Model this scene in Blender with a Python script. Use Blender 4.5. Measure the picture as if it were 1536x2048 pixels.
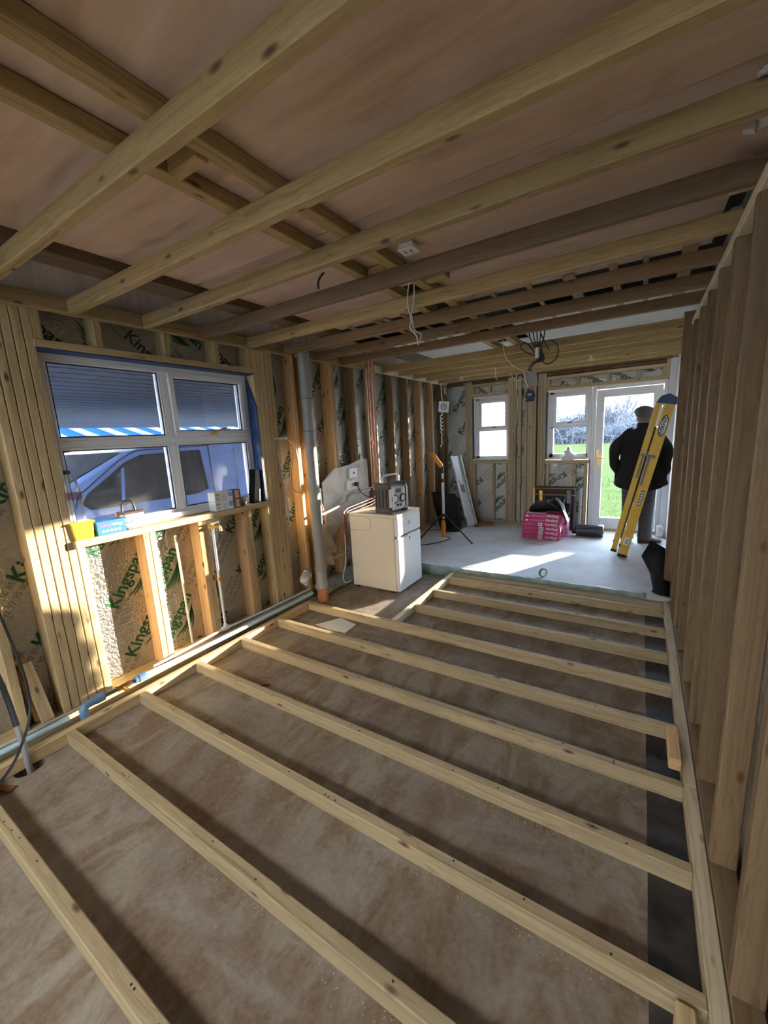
import bpy, bmesh, math, random
from mathutils import Vector, Matrix, Euler
random.seed(7)
for o in list(bpy.data.objects): bpy.data.objects.remove(o)
S = bpy.context.scene
COL = S.collection
PI = math.pi
# ------------------------------------------------------------------ camera
FPX = 806.92; YAW, PITCH, ROLL = 0.5703, 0.1851, -0.0529
CAM = Vector((2.6697, 0.0, 1.6327))
def basis():
    cy, sy = math.cos(YAW), math.sin(YAW)
    F = Vector((-sy*math.cos(PITCH), cy*math.cos(PITCH), -math.sin(PITCH)))
    R = Vector((cy, sy, 0)); U = R.cross(F)
    c, s = math.cos(ROLL), math.sin(ROLL)
    return c*R + s*U, -s*R + c*U, F
R_, U_, F_ = basis()
cd = bpy.data.cameras.new('camera'); cam = bpy.data.objects.new('camera', cd); COL.objects.link(cam)
cd.sensor_fit = 'HORIZONTAL'; cd.sensor_width = 36.0; cd.lens = 36.0*FPX/1536.0
cd.clip_start = 0.02; cd.clip_end = 500
m = Matrix((R_, U_, -F_)).transposed().to_4x4(); m.translation = CAM
cam.matrix_world = m; S.camera = cam
def ray(u, v): return F_ + R_*((u-768)/FPX) - U_*((v-1024)/FPX)
def hit(ax, val, u, v):
    """photo pixel (1536x2048) to the point where its sight line meets the plane axis = val"""
    d = ray(u, v); t = (val-CAM[ax])/d[ax]; return CAM + d*t
def PX(val, u, v): return hit(0, val, u, v)
def PY(val, u, v): return hit(1, val, u, v)
def PZ(val, u, v): return hit(2, val, u, v)
# ------------------------------------------------------------------ world, sun, exposure
W = bpy.data.worlds.new('sky'); S.world = W; W.use_nodes = True
nt = W.node_tree; nt.nodes.clear()
wo = nt.nodes.new('ShaderNodeOutputWorld'); bg = nt.nodes.new('ShaderNodeBackground')
tc = nt.nodes.new('ShaderNodeTexCoord'); sx = nt.nodes.new('ShaderNodeSeparateXYZ'); rp = nt.nodes.new('ShaderNodeValToRGB')
nt.links.new(tc.outputs['Generated'], sx.inputs[0]); nt.links.new(sx.outputs['Z'], rp.inputs[0])
e = rp.color_ramp.elements
e[0].position = 0.0; e[0].color = (0.95, 0.95, 0.96, 1)
e[1].position = 0.5; e[1].color = (0.50, 0.68, 0.95, 1)
q = e.new(0.06); q.color = (0.92, 0.95, 1.0, 1)
q = e.new(0.2); q.color = (0.76, 0.86, 1.0, 1)
nt.links.new(rp.outputs[0], bg.inputs[0]); nt.links.new(bg.outputs[0], wo.inputs[0])
bg.inputs[1].default_value = 1.15
sd = bpy.data.lights.new('sun', 'SUN'); sd.energy = 1.3; sd.angle = math.radians(0.6); sd.color = (1.0, 0.90, 0.75)
so = bpy.data.objects.new('sun', sd); COL.objects.link(so)
SUNDIR = Vector((-0.50, -1.0, -0.138))
so.rotation_euler = SUNDIR.to_track_quat('-Z', 'Y').to_euler(); so.location = (6, 14, 6)
V = S.view_settings
V.view_transform = 'Standard'; V.look = 'None'; V.gamma = 1.0; V.use_curve_mapping = False
V.exposure = 5.05
# ------------------------------------------------------------------ materials
MATS = {}
def N(t, k): return t.nodes.new(k)
def base(name, col, rough=0.6, metal=0.0, **kw):
    if name in MATS: return MATS[name]
    m = bpy.data.materials.new(name); m.use_nodes = True
    b = m.node_tree.nodes['Principled BSDF']
    b.inputs['Base Color'].default_value = (*col, 1); b.inputs['Roughness'].default_value = rough
    b.inputs['Metallic'].default_value = metal
    for k, v in kw.items(): b.inputs[k].default_value = v
    MATS[name] = m; return m
def ramp(t, src, stops):
    r = N(t, 'ShaderNodeValToRGB'); el = r.color_ramp.elements
    while len(el) < len(stops): el.new(0.5)
    for i, (p, c) in enumerate(stops):
        el[i].position = p; el[i].color = (*c, 1) if len(c) == 3 else c
    t.links.new(src, r.inputs[0]); return r.outputs[0]
def noise(t, vec, scale, detail=4, rough=0.55, dist=0.0):
    n = N(t, 'ShaderNodeTexNoise'); n.inputs['Scale'].default_value = scale; n.inputs['Detail'].default_value = detail
    n.inputs['Roughness'].default_value = rough; n.inputs['Distortion'].default_value = dist
    if vec: t.links.new(vec, n.inputs['Vector'])
    return n.outputs[0]
def mapping(t, vec, scale, loc=None):
    mp = N(t, 'ShaderNodeMapping'); mp.inputs['Scale'].default_value = scale
    if loc: mp.inputs['Location'].default_value = loc
    t.links.new(vec, mp.inputs[0]); return mp.outputs[0]
def mixc(t, fac, a, b, mode='MIX'):
    x = N(t, 'ShaderNodeMix'); x.data_type = 'RGBA'; x.blend_type = mode
    for s, i in ((fac, 0), (a, 6), (b, 7)):
        if hasattr(s, 'is_linked') or hasattr(s, 'links'): t.links.new(s, x.inputs[i])
        elif i == 0: x.inputs[0].default_value = s
        else: x.inputs[i].default_value = (*s, 1)
    return x.outputs[2]
def bump(t, h, strength, dist=0.01):
    b = N(t, 'ShaderNodeBump'); b.inputs['Strength'].default_value = strength; b.inputs['Distance'].default_value = dist
    t.links.new(h, b.inputs['Height']); t.links.new(b.outputs[0], t.nodes['Principled BSDF'].inputs['Normal'])
def objvec(t, rnd=True):
    c = N(t, 'ShaderNodeTexCoord').outputs['Object']
    if not rnd: return c, None
    oi = N(t, 'ShaderNodeObjectInfo').outputs['Random']
    mu = N(t, 'ShaderNodeVectorMath'); mu.operation = 'MULTIPLY'
    cx = N(t, 'ShaderNodeCombineXYZ')
    for i in range(3): t.links.new(oi, cx.inputs[i])
    mu.inputs[1].default_value = (37.0, 91.0, 53.0); t.links.new(cx.outputs[0], mu.inputs[0])
    ad = N(t, 'ShaderNodeVectorMath'); ad.operation = 'ADD'; t.links.new(c, ad.inputs[0]); t.links.new(mu.outputs[0], ad.inputs[1])
    return ad.outputs[0], oi
def wood(name, light, dark, knot=(0.10, 0.042, 0.016), rough=0.75, knots=True, var=0.3):
    """sawn timber, grain along local X"""
    m = base(name, light, rough); t = m.node_tree; b = t.nodes['Principled BSDF']
    v, oi = objvec(t)
    warp = noise(t, mapping(t, v, (2.2, 5, 5)), 1.0, 2)
    wv = N(t, 'ShaderNodeVectorMath'); wv.operation = 'SCALE'; wv.inputs['Scale'].default_value = 0.07
    cw = N(t, 'ShaderNodeCombineXYZ'); t.links.new(warp, cw.inputs[1]); t.links.new(warp, cw.inputs[2]); t.links.new(cw.outputs[0], wv.inputs[0])
    va = N(t, 'ShaderNodeVectorMath'); va.operation = 'ADD'; t.links.new(v, va.inputs[0]); t.links.new(wv.outputs[0], va.inputs[1]); vw = va.outputs[0]
    g = noise(t, mapping(t, vw, (0.35, 55, 55)), 1.0, 3, 0.6, 0.2)
    fine = noise(t, mapping(t, vw, (2.5, 260, 260)), 1.0, 3, 0.6)
    mid = tuple((a+c)/2 for a, c in zip(light, dark))
    col = ramp(t, g, [(0.33, tuple(c*0.8 for c in dark)), (0.43, mid), (0.52, light), (0.68, tuple(min(1, c*1.15) for c in light))])
    broad = noise(t, mapping(t, v, (1.1, 6, 6)), 1.0, 3)
    col = mixc(t, ramp(t, broad, [(0.35, (0, 0, 0)), (0.7, (0.5, 0.5, 0.5))]), col, tuple(c*0.72 for c in light))
    col = mixc(t, 0.42, col, ramp(t, fine, [(0.32, dark), (0.66, light)]))
    if knots:
        vo = N(t, 'ShaderNodeTexVoronoi'); vo.inputs['Scale'].default_value = 1.0; vo.inputs['Randomness'].default_value = 1.0
        t.links.new(mapping(t, v, (5.0, 13, 13)), vo.inputs['Vector'])
        k = ramp(t, vo.outputs['Distance'], [(0.05, (1, 1, 1)), (0.10, (0.7, 0.7, 0.7)), (0.17, (0, 0, 0))])
        pk = N(t, 'ShaderNodeSeparateColor'); t.links.new(vo.outputs['Color'], pk.inputs[0])
        gt = N(t, 'ShaderNodeMath'); gt.operation = 'GREATER_THAN'; gt.inputs[1].default_value = 0.38; t.links.new(pk.outputs[0], gt.inputs[0])
        mu = N(t, 'ShaderNodeMath'); mu.operation = 'MULTIPLY'; t.links.new(k, mu.inputs[0]); t.links.new(gt.outputs[0], mu.inputs[1])
        col = mixc(t, mu.outputs[0], col, knot)
    hs = N(t, 'ShaderNodeHueSaturation'); t.links.new(col, hs.inputs['Color'])
    mr = N(t, 'ShaderNodeMapRange'); mr.inputs[3].default_value = 1-var*0.5; mr.inputs[4].default_value = 1+var*0.5
    t.links.new(oi, mr.inputs[0]); t.links.new(mr.outputs[0], hs.inputs['Value'])
    t.links.new(hs.outputs[0], b.inputs['Base Color'])
    bump(t, fine, 0.25, 0.003)
    return m
TIMBER = wood('timber_new', (0.60, 0.44, 0.22), (0.36, 0.24, 0.10))
TREATED = wood('timber_treated', (0.50, 0.365, 0.16), (0.29, 0.19, 0.07))
ORANGE = wood('timber_warm', (0.64, 0.40, 0.19), (0.44, 0.24, 0.09))
PALE = wood('timber_pale', (0.66, 0.58, 0.40), (0.50, 0.42, 0.26))
BATTEN = wood('timber_batten', (0.47, 0.36, 0.20), (0.30, 0.21, 0.10))
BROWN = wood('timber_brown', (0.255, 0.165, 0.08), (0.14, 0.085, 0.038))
OLD = wood('timber_old', (0.21, 0.14, 0.075), (0.10, 0.06, 0.03))
GREYW = wood('timber_grey', (0.56, 0.45, 0.29), (0.37, 0.275, 0.15))
def mk_ply():
    m = base('plywood', (0.5, 0.33, 0.22), 0.7); t = m.node_tree; b = t.nodes['Principled BSDF']
    v, oi = objvec(t)
    sw = noise(t, mapping(t, v, (1.1, 3.2, 1)), 1.0, 5, 0.55, 2.2)
    fi = noise(t, mapping(t, v, (3, 30, 1)), 1.0, 4, 0.6, 0.5)
    col = ramp(t, sw, [(0.30, (0.50, 0.34, 0.23)), (0.46, (0.66, 0.48, 0.35)), (0.6, (0.72, 0.55, 0.42)), (0.72, (0.74, 0.62, 0.51))])
    col = mixc(t, 0.25, col, ramp(t, fi, [(0.35, (0.48, 0.32, 0.21)), (0.65, (0.74, 0.57, 0.43))]))
    t.links.new(col, b.inputs['Base Color']); bump(t, fi, 0.1, 0.002); return m
PLY = mk_ply()
def mk_concrete():
    m = base('concrete', (0.35, 0.3, 0.24), 0.85); t = m.node_tree; b = t.nodes['Principled BSDF']
    v, _ = objvec(t, False)
    big = noise(t, v, 1.3, 6, 0.6, 0.6); mid = noise(t, mapping(t, v, (3.0, 1.3, 1)), 2.2, 6, 0.65, 0.8); fi = noise(t, v, 45, 4, 0.7)
    col = ramp(t, big, [(0.3, (0.175, 0.135, 0.095)), (0.46, (0.28, 0.225, 0.165)), (0.6, (0.35, 0.295, 0.225)), (0.75, (0.22, 0.155, 0.095))])
    st = ramp(t, mid, [(0.42, (0, 0, 0)), (0.6, (0.9, 0.9, 0.9))])
    col = mixc(t, st, col, (0.165, 0.09, 0.04))
    gr = ramp(t, noise(t, mapping(t, v, (1.1, 2.4, 1), (4, 7, 0)), 1.6, 6, 0.65, 0.5), [(0.52, (0, 0, 0)), (0.68, (0.7, 0.7, 0.7))])
    col = mixc(t, gr, col, (0.38, 0.35, 0.31))
    col = mixc(t, 0.3, col, ramp(t, fi, [(0.3, (0.12, 0.095, 0.07)), (0.7, (0.36, 0.315, 0.255))]))
    t.links.new(col, b.inputs['Base Color']); bump(t, fi, 0.3, 0.004); return m
CONC = mk_concrete()
def mk_screed():
    m = base('screed', (0.6, 0.59, 0.57), 0.75); t = m.node_tree; b = t.nodes['Principled BSDF']
    v, _ = objvec(t, False)
    a = noise(t, v, 2.4, 6, 0.6, 0.5); fi = noise(t, v, 40, 4, 0.7)
    col = ramp(t, a, [(0.34, (0.46, 0.44, 0.42)), (0.5, (0.56, 0.56, 0.57)), (0.68, (0.62, 0.63, 0.65))])
    col = mixc(t, 0.2, col, ramp(t, fi, [(0.3, (0.38, 0.36, 0.33)), (0.7, (0.75, 0.74, 0.72))]))
    t.links.new(col, b.inputs['Base Color']); bump(t, fi, 0.2, 0.003); return m
SCREED = mk_screed()
def mk_foil(name, col, rough, metal):
    m = base(name, col, rough, metal); t = m.node_tree
    v, _ = objvec(t)
    vo = N(t, 'ShaderNodeTexVoronoi'); vo.feature = 'DISTANCE_TO_EDGE'; vo.inputs['Scale'].default_value = 42
    d = N(t, 'ShaderNodeVectorMath'); d.operation = 'ADD'
    nn = N(t, 'ShaderNodeTexNoise'); nn.inputs['Scale'].default_value = 9; t.links.new(v, nn.inputs[0])
    sc = N(t, 'ShaderNodeVectorMath'); sc.operation = 'SCALE'; sc.inputs['Scale'].default_value = 0.08; t.links.new(nn.outputs[1], sc.inputs[0])
    t.links.new(v, d.inputs[0]); t.links.new(sc.outputs[0], d.inputs[1]); t.links.new(d.outputs[0], vo.inputs['Vector'])
    n2 = noise(t, v, 14, 3)
    ad = N(t, 'ShaderNodeMath'); ad.operation = 'ADD'; t.links.new(vo.outputs[0], ad.inputs[0]); t.links.new(n2, ad.inputs[1])
    bump(t, ad.outputs[0], 0.6, 0.014); return m
FOIL = mk_foil('foil_facing', (0.56, 0.545, 0.50), 0.34, 0.95)
def mk_speckle(name, c1, c2, scale, rough=0.8, metal=0.0, bs=0.2):
    m = base(name, c1, rough, metal); t = m.node_tree
    v, _ = objvec(t); n = noise(t, v, scale, 5, 0.65, 0.3)
    t.links.new(ramp(t, n, [(0.35, c1), (0.65, c2)]), t.nodes['Principled BSDF'].inputs['Base Color'])
    bump(t, n, bs, 0.004); return m
BITUMEN = mk_speckle('bitumen', (0.016, 0.016, 0.016), (0.06, 0.055, 0.048), 9, 0.6, 0, 0.4)
BLOCK = mk_speckle('blockwork', (0.22, 0.20, 0.18), (0.42, 0.39, 0.35), 14, 0.95, 0, 0.8)
FELT = base('roof_felt', (0.02, 0.018, 0.016), 0.95)
GREYSTRIP = mk_speckle('grey_board', (0.16, 0.15, 0.13), (0.26, 0.24, 0.21), 5, 0.8)
WHITEBOARD = mk_speckle('white_board', (0.74, 0.75, 0.77), (0.80, 0.81, 0.82), 2, 0.7, 0, 0.02)
PLASTER = mk_speckle('plaster_remnant', (0.58, 0.53, 0.46), (0.78, 0.76, 0.72), 7, 0.9, 0, 0.5)
UPVC = base('upvc', (0.82, 0.82, 0.82), 0.3)
GASKET = base('gasket', (0.03, 0.03, 0.035), 0.6)
BRASS = base('brass', (0.78, 0.52, 0.18), 0.3, 1.0)
CHROME = base('chrome', (0.7, 0.7, 0.7), 0.25, 1.0)
STEEL = base('dark_steel', (0.16, 0.16, 0.16), 0.45, 0.7)
ALU = mk_speckle('aluminium', (0.55, 0.56, 0.57), (0.68, 0.69, 0.70), 20, 0.42, 0.7, 0.1)
COPPER = mk_speckle('copper', (0.62, 0.26, 0.15), (0.80, 0.42, 0.28), 12, 0.32, 0.9, 0.05)
PIPEGREY = mk_speckle('grey_pvc', (0.28, 0.27, 0.245), (0.34, 0.33, 0.30), 6, 0.42, 0, 0.02)
PIPEORANGE = mk_speckle('terracotta_pvc', (0.52, 0.17, 0.06), (0.60, 0.24, 0.10), 8, 0.5, 0, 0.05)
PIPEBLUE = base('blue_mdpe', (0.10, 0.26, 0.46), 0.45)
PIPECYAN = mk_speckle('pale_blue_pipe', (0.38, 0.56, 0.62), (0.52, 0.66, 0.70), 8, 0.5, 0, 0.02)
PIPEWHITE = base('white_pipe', (0.72, 0.72, 0.70), 0.4)
BLACK = base('black_plastic', (0.02, 0.02, 0.022), 0.45)
BLACKSHEET = mk_speckle('black_polythene', (0.006, 0.006, 0.0065), (0.015, 0.015, 0.016), 10, 0.55, 0, 0.3); BLACKSHEET.node_tree.nodes['Principled BSDF'].inputs['Specular IOR Level'].default_value = 0.25
DARKGREY = base('dark_grey_rubber', (0.09, 0.085, 0.075), 0.7)
WHITE = base('white_plastic', (0.80, 0.80, 0.78), 0.4)
CREAM = mk_speckle('white_enamel', (0.72, 0.63, 0.48), (0.75, 0.665, 0.52), 3, 0.32, 0, 0.0)
CABLEB = base('black_cable', (0.02, 0.018, 0.017), 0.5)
CABLEG = base('grey_cable', (0.42, 0.40, 0.37), 0.5)
CABLEW = base('white_cable', (0.72, 0.68, 0.58), 0.5)
YELLOW = base('yellow_plastic', (0.86, 0.52, 0.02), 0.4)
BLUEBOX = base('blue_card', (0.015, 0.13, 0.50), 0.5)
PINK = base('pink_ink', (0.85, 0.12, 0.42), 0.5)
WHITEINK = base('white_ink', (0.88, 0.88, 0.88), 0.6)
GREENINK = base('green_ink', (0.008, 0.085, 0.035), 0.55)
GREYINK = base('grey_ink', (0.16, 0.16, 0.145), 0.6)
BLACKINK = base('black_ink', (0.02, 0.02, 0.02), 0.6)
MAGENTA = mk_speckle('magenta_card', (0.52, 0.025, 0.13), (0.58, 0.05, 0.17), 6, 0.55, 0, 0.03)
MAGENTA2 = base('pale_magenta_card', (0.62, 0.22, 0.42), 0.55)
ORANGEP = base('orange_plastic', (0.85, 0.28, 0.01), 0.4)
LADDERY = mk_speckle('yellow_fibreglass', (0.72, 0.42, 0.035), (0.80, 0.50, 0.06), 10, 0.45, 0, 0.05)
LADDERB = base('navy_plastic', (0.02, 0.05, 0.14), 0.45)
BLUEMEM = mk_speckle('blue_membrane', (0.012, 0.035, 0.11), (0.03, 0.08, 0.21), 7, 0.45, 0, 0.3)
GREENMEM = mk_speckle('sea_green_membrane', (0.20, 0.27, 0.25), (0.40, 0.45, 0.42), 9, 0.6, 0, 0.4)
PAPER = base('paper', (0.82, 0.82, 0.80), 0.7)
WOOL = mk_speckle('black_wool', (0.006, 0.006, 0.007), (0.016, 0.016, 0.018), 60, 0.95, 0, 0.5)
TROUSER = mk_speckle('charcoal_cloth', (0.05, 0.052, 0.06), (0.095, 0.097, 0.11), 30, 0.9, 0, 0.4)
TWEED = mk_speckle('grey_tweed', (0.07, 0.07, 0.075), (0.16, 0.16, 0.165), 90, 0.95, 0, 0.5)
SKIN = base('skin', (0.62, 0.36, 0.27), 0.55)
LEATHER = base('brown_leather', (0.06, 0.04, 0.03), 0.4)
HAIR = base('grey_hair', (0.17, 0.16, 0.15), 0.85)
REDWOOD = wood('red_brown_wood', (0.30, 0.10, 0.05), (0.16, 0.05, 0.03), knots=False)
SAWDUST = base('sawdust', (0.46, 0.36, 0.24), 0.9)
def mk_glass(name, tint, gloss=0.06):
    m = bpy.data.materials.new(name); m.use_nodes = True; t = m.node_tree; t.nodes.clear()
    o = N(t, 'ShaderNodeOutputMaterial'); mx = N(t, 'ShaderNodeMixShader'); tr = N(t, 'ShaderNodeBsdfTransparent'); gl = N(t, 'ShaderNodeBsdfGlossy')
    tr.inputs[0].default_value = (*tint, 1); gl.inputs['Roughness'].default_value = 0.03
    fr = N(t, 'ShaderNodeFresnel'); fr.inputs[0].default_value = 1.45
    ml = N(t, 'ShaderNodeMath'); ml.operation = 'MULTIPLY'; ml.inputs[1].default_value = 0.8
    t.links.new(fr.outputs[0], ml.inputs[0]); t.links.new(ml.outputs[0], mx.inputs[0])
    t.links.new(tr.outputs[0], mx.inputs[1]); t.links.new(gl.outputs[0], mx.inputs[2]); t.links.new(mx.outputs[0], o.inputs[0])
    return m
GLASS = mk_glass('window_glass', (0.94, 0.96, 0.97))
PETGLASS = mk_glass('clear_plastic', (0.92, 0.95, 0.97))
def _milk(m, f, col):
    t = m.node_tree; o = [n for n in t.nodes if n.type == 'OUTPUT_MATERIAL'][0]; mx0 = [n for n in t.nodes if n.type == 'MIX_SHADER'][0]
    d = N(t, 'ShaderNodeBsdfDiffuse'); d.inputs[0].default_value = (*col, 1); mx = N(t, 'ShaderNodeMixShader'); mx.inputs[0].default_value = f
    t.links.new(mx0.outputs[0], mx.inputs[1]); t.links.new(d.outputs[0], mx.inputs[2]); t.links.new(mx.outputs[0], o.inputs[0])
_milk(PETGLASS, 0.16, (0.75, 0.8, 0.88))
def mk_dirty():
    m = mk_glass('dusty_glass', (0.93, 0.95, 0.97)); t = m.node_tree
    o = [n for n in t.nodes if n.type == 'OUTPUT_MATERIAL'][0]; mx0 = [n for n in t.nodes if n.type == 'MIX_SHADER'][0]
    df = N(t, 'ShaderNodeBsdfDiffuse'); df.inputs[0].default_value = (0.62, 0.62, 0.58, 1)
    c = N(t, 'ShaderNodeTexCoord').outputs['Object']
    n = noise(t, c, 3.5, 6, 0.7, 0.4)
    f = ramp(t, n, [(0.45, (0.015, 0.015, 0.015)), (0.75, (0.16, 0.16, 0.16))])
    mx = N(t, 'ShaderNodeMixShader'); t.links.new(f, mx.inputs[0]); t.links.new(mx0.outputs[0], mx.inputs[1]); t.links.new(df.outputs[0], mx.inputs[2])
    t.links.new(mx.outputs[0], o.inputs[0]); return m
DUSTY = mk_dirty()
def mk_frost():
    m = bpy.data.materials.new('leaf_etched_glass'); m.use_nodes = True; t = m.node_tree; t.nodes.clear()
    o = N(t, 'ShaderNodeOutputMaterial'); mx = N(t, 'ShaderNodeMixShader'); tr = N(t, 'ShaderNodeBsdfTransparent'); tl = N(t, 'ShaderNodeBsdfTranslucent')
    tr.inputs[0].default_value = (0.9, 0.95, 1, 1); tl.inputs[0].default_value = (0.34, 0.37, 0.39, 1)
    c = N(t, 'ShaderNodeTexCoord').outputs['Object']
    vo = N(t, 'ShaderNodeTexVoronoi'); vo.feature = 'DISTANCE_TO_EDGE'; vo.inputs['Scale'].default_value = 16; t.links.new(mapping(t, c, (1, 1, 0.7)), vo.inputs['Vector'])
    f = ramp(t, vo.outputs[0], [(0.05, (0.9, 0.9, 0.9)), (0.16, (0.35, 0.35, 0.35))])
    t.links.new(f, mx.inputs[0]); t.links.new(tr.outputs[0], mx.inputs[1]); t.links.new(tl.outputs[0], mx.inputs[2]); t.links.new(mx.outputs[0], o.inputs[0]); return m
FROST = mk_frost()
# ------------------------------------------------------------------ mesh helpers
class MB:
    def __init__(s): s.v = []; s.f = []; s.mi = []
    def add(s, vs, fs, mi=0):
        n = len(s.v); s.v += [Vector(p) for p in vs]
        for f in fs: s.f.append([n+i for i in f]); s.mi.append(mi)
        return s
    def box(s, a, b, mi=0):
        x0, y0, z0 = (min(p, q) for p, q in zip(a, b)); x1, y1, z1 = (max(p, q) for p, q in zip(a, b))
        return s.add([(x0,y0,z0),(x1,y0,z0),(x1,y1,z0),(x0,y1,z0),(x0,y0,z1),(x1,y0,z1),(x1,y1,z1),(x0,y1,z1)],
              [(3,2,1,0),(4,5,6,7),(0,1,5,4),(1,2,6,5),(2,3,7,6),(3,0,4,7)], mi)
    def obox(s, c, ax, ay, az, mi=0):
        """oriented box: centre and three half-axis vectors"""
        c, ax, ay, az = Vector(c), Vector(ax), Vector(ay), Vector(az); vs = []
        for k in (-1, 1):
            for (i, j) in ((-1,-1),(1,-1),(1,1),(-1,1)): vs.append(c+ax*i+ay*j+az*k)
        return s.add(vs, [(3,2,1,0),(4,5,6,7),(0,1,5,4),(1,2,6,5),(2,3,7,6),(3,0,4,7)], mi)
    def bar(s, p0, p1, w, h, up=(0,0,1), mi=0):
        p0, p1 = Vector(p0), Vector(p1); d = p1-p0; l = d.length; d.normalize(); up = Vector(up)
        a = d.cross(up)
        if a.length < 1e-4: a = d.cross(Vector((1,0,0)))
        a.normalize(); b = a.cross(d)
        return s.obox((p0+p1)/2, d*l/2, a*w/2, b*h/2, mi)
    def cyl(s, p0, p1, r0, r1=None, n=16, mi=0, cap=True): return s.tube([p0, p1], [r0, r0 if r1 is None else r1], n, mi, cap)
    def tube(s, path, r, n=8, mi=0, cap=True, sq=None):
        P = [Vector(p) for p in path]; rs = r if isinstance(r, (list, tuple)) else [r]*len(P)
        vs = []; fs = []; pa = None
        for i, p in enumerate(P):
            d = (P[min(i+1, len(P)-1)]-P[max(i-1, 0)]); d = d.normalized() if d.length > 1e-9 else Vector((0,0,1))
            if pa is None:
                a = d.orthogonal().normalized()
            else:
                a = pa-d*pa.dot(d); a = a.normalized() if a.length > 1e-6 else d.orthogonal().normalized()
            pa = a; b = d.cross(a)
            for k in range(n):
                t = 2*PI*k/n; vs.append(p+(a*math.cos(t)+b*math.sin(t))*rs[i])
        for i in range(len(P)-1):
            for k in range(n):
                fs.append((i*n+k, i*n+(k+1) % n, (i+1)*n+(k+1) % n, (i+1)*n+k))
        if cap: fs.append(tuple(reversed(range(n)))); fs.append(tuple((len(P)-1)*n+k for k in range(n)))
        return s.add(vs, fs, mi)
    def rings(s, rings, n=20, mi=0, cap=True):
        """rings: (centre, rx vector, ry vector)"""
        vs = []; fs = []
        for c, a, b in rings:
            for k in range(n):
                t = 2*PI*k/n; vs.append(Vector(c)+Vector(a)*math.cos(t)+Vector(b)*math.sin(t))
        for i in range(len(rings)-1):
            for k in range(n): fs.append((i*n+k, i*n+(k+1) % n, (i+1)*n+(k+1) % n, (i+1)*n+k))
        if cap: fs.append(tuple(reversed(range(n)))); fs.append(tuple((len(rings)-1)*n+k for k in range(n)))
        return s.add(vs, fs, mi)
    def lathe(s, prof, c=(0,0,0), n=20, mi=0, cap=True):
        c = Vector(c); return s.rings([(c+Vector((0,0,z)), (r,0,0), (0,r,0)) for r, z in prof], n, mi, cap)
    def ball(s, c, rx, ry, rz, n=14, m=9, mi=0):
        c = Vector(c); return s.rings([(c+Vector((0,0,-rz*math.cos(PI*j/m))), (max(rx*math.sin(PI*j/m), 1e-4),0,0), (0,max(ry*math.sin(PI*j/m), 1e-4),0)) for j in range(m+1)], n, mi)
    def prism(s, poly, d, mi=0):
        n = len(poly); P = [Vector(p) for p in poly]; d = Vector(d)
        return s.add(P+[p+d for p in P], [tuple(reversed(range(n))), tuple(range(n, 2*n))]+[(i, (i+1) % n, n+(i+1) % n, n+i) for i in range(n)], mi)
    def torus(s, c, R, r, axis=(0,0,1), n=24, k=8, mi=0):
        ax = Vector(axis).normalized(); a = ax.orthogonal().normalized(); b = ax.cross(a); c = Vector(c); vs = []; fs = []
        for i in range(n):
            t = 2*PI*i/n; d = a*math.cos(t)+b*math.sin(t)
            for j in range(k):
                u = 2*PI*j/k; vs.append(c+d*(R+r*math.cos(u))+ax*r*math.sin(u))
        for i in range(n):
            for j in range(k): fs.append((i*k+j, ((i+1) % n)*k+j, ((i+1) % n)*k+(j+1) % k, i*k+(j+1) % k))
        return s.add(vs, fs, mi)
    def build(s, name, mats, parent=None, smooth=False, bevel=0, origin=None, angle=40, fixn=True):
        if not isinstance(mats, (list, tuple)): mats = [mats]
        o0 = Vector(origin) if origin is not None else (Vector((0,0,0)) if parent is not None else s.baseline())
        off = wloc(parent) if parent is not None else Vector((0,0,0))
        me = bpy.data.meshes.new(name); me.from_pydata([p-off-o0 for p in s.v], [], s.f)
        for mt in mats: me.materials.append(mt)
        me.polygons.foreach_set('material_index', s.mi)
        if bevel or fixn:
            bm = bmesh.new(); bm.from_mesh(me)
            if fixn: bmesh.ops.recalc_face_normals(bm, faces=bm.faces)
            if bevel: bmesh.ops.bevel(bm, geom=bm.edges[:], offset=bevel, segments=1, affect='EDGES', clamp_overlap=True)
            bm.to_mesh(me); bm.free()
        if smooth:
            me.polygons.foreach_set('use_smooth', [True]*len(me.polygons)); me.set_sharp_from_angle(angle=math.radians(angle))
        me.update()
        o = bpy.data.objects.new(name, me); COL.objects.link(o); o.location = o0
        if parent is not None: o.parent = parent
        return o
    def baseline(s):
        xs = [p.x for p in s.v]; ys = [p.y for p in s.v]; zs = [p.z for p in s.v]
        return Vector(((min(xs)+max(xs))/2, (min(ys)+max(ys))/2, min(zs)))
def wloc(o):
    l = Vector((0,0,0))
    while o is not None: l += o.location; o = o.parent
    return l
def tag(o, label=None, cat=None, group=None, kind=None):
    if label: o['label'] = label
    if cat: o['category'] = cat
    if group: o['group'] = group
    if kind: o['kind'] = kind
    return o
def empty(name, loc, label=None, cat=None, group=None, kind=None):
    o = bpy.data.objects.new(name, None); COL.objects.link(o); o.location = loc; o.empty_display_size = 0.1
    return tag(o, label, cat, group, kind)
_tm = {}
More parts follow.
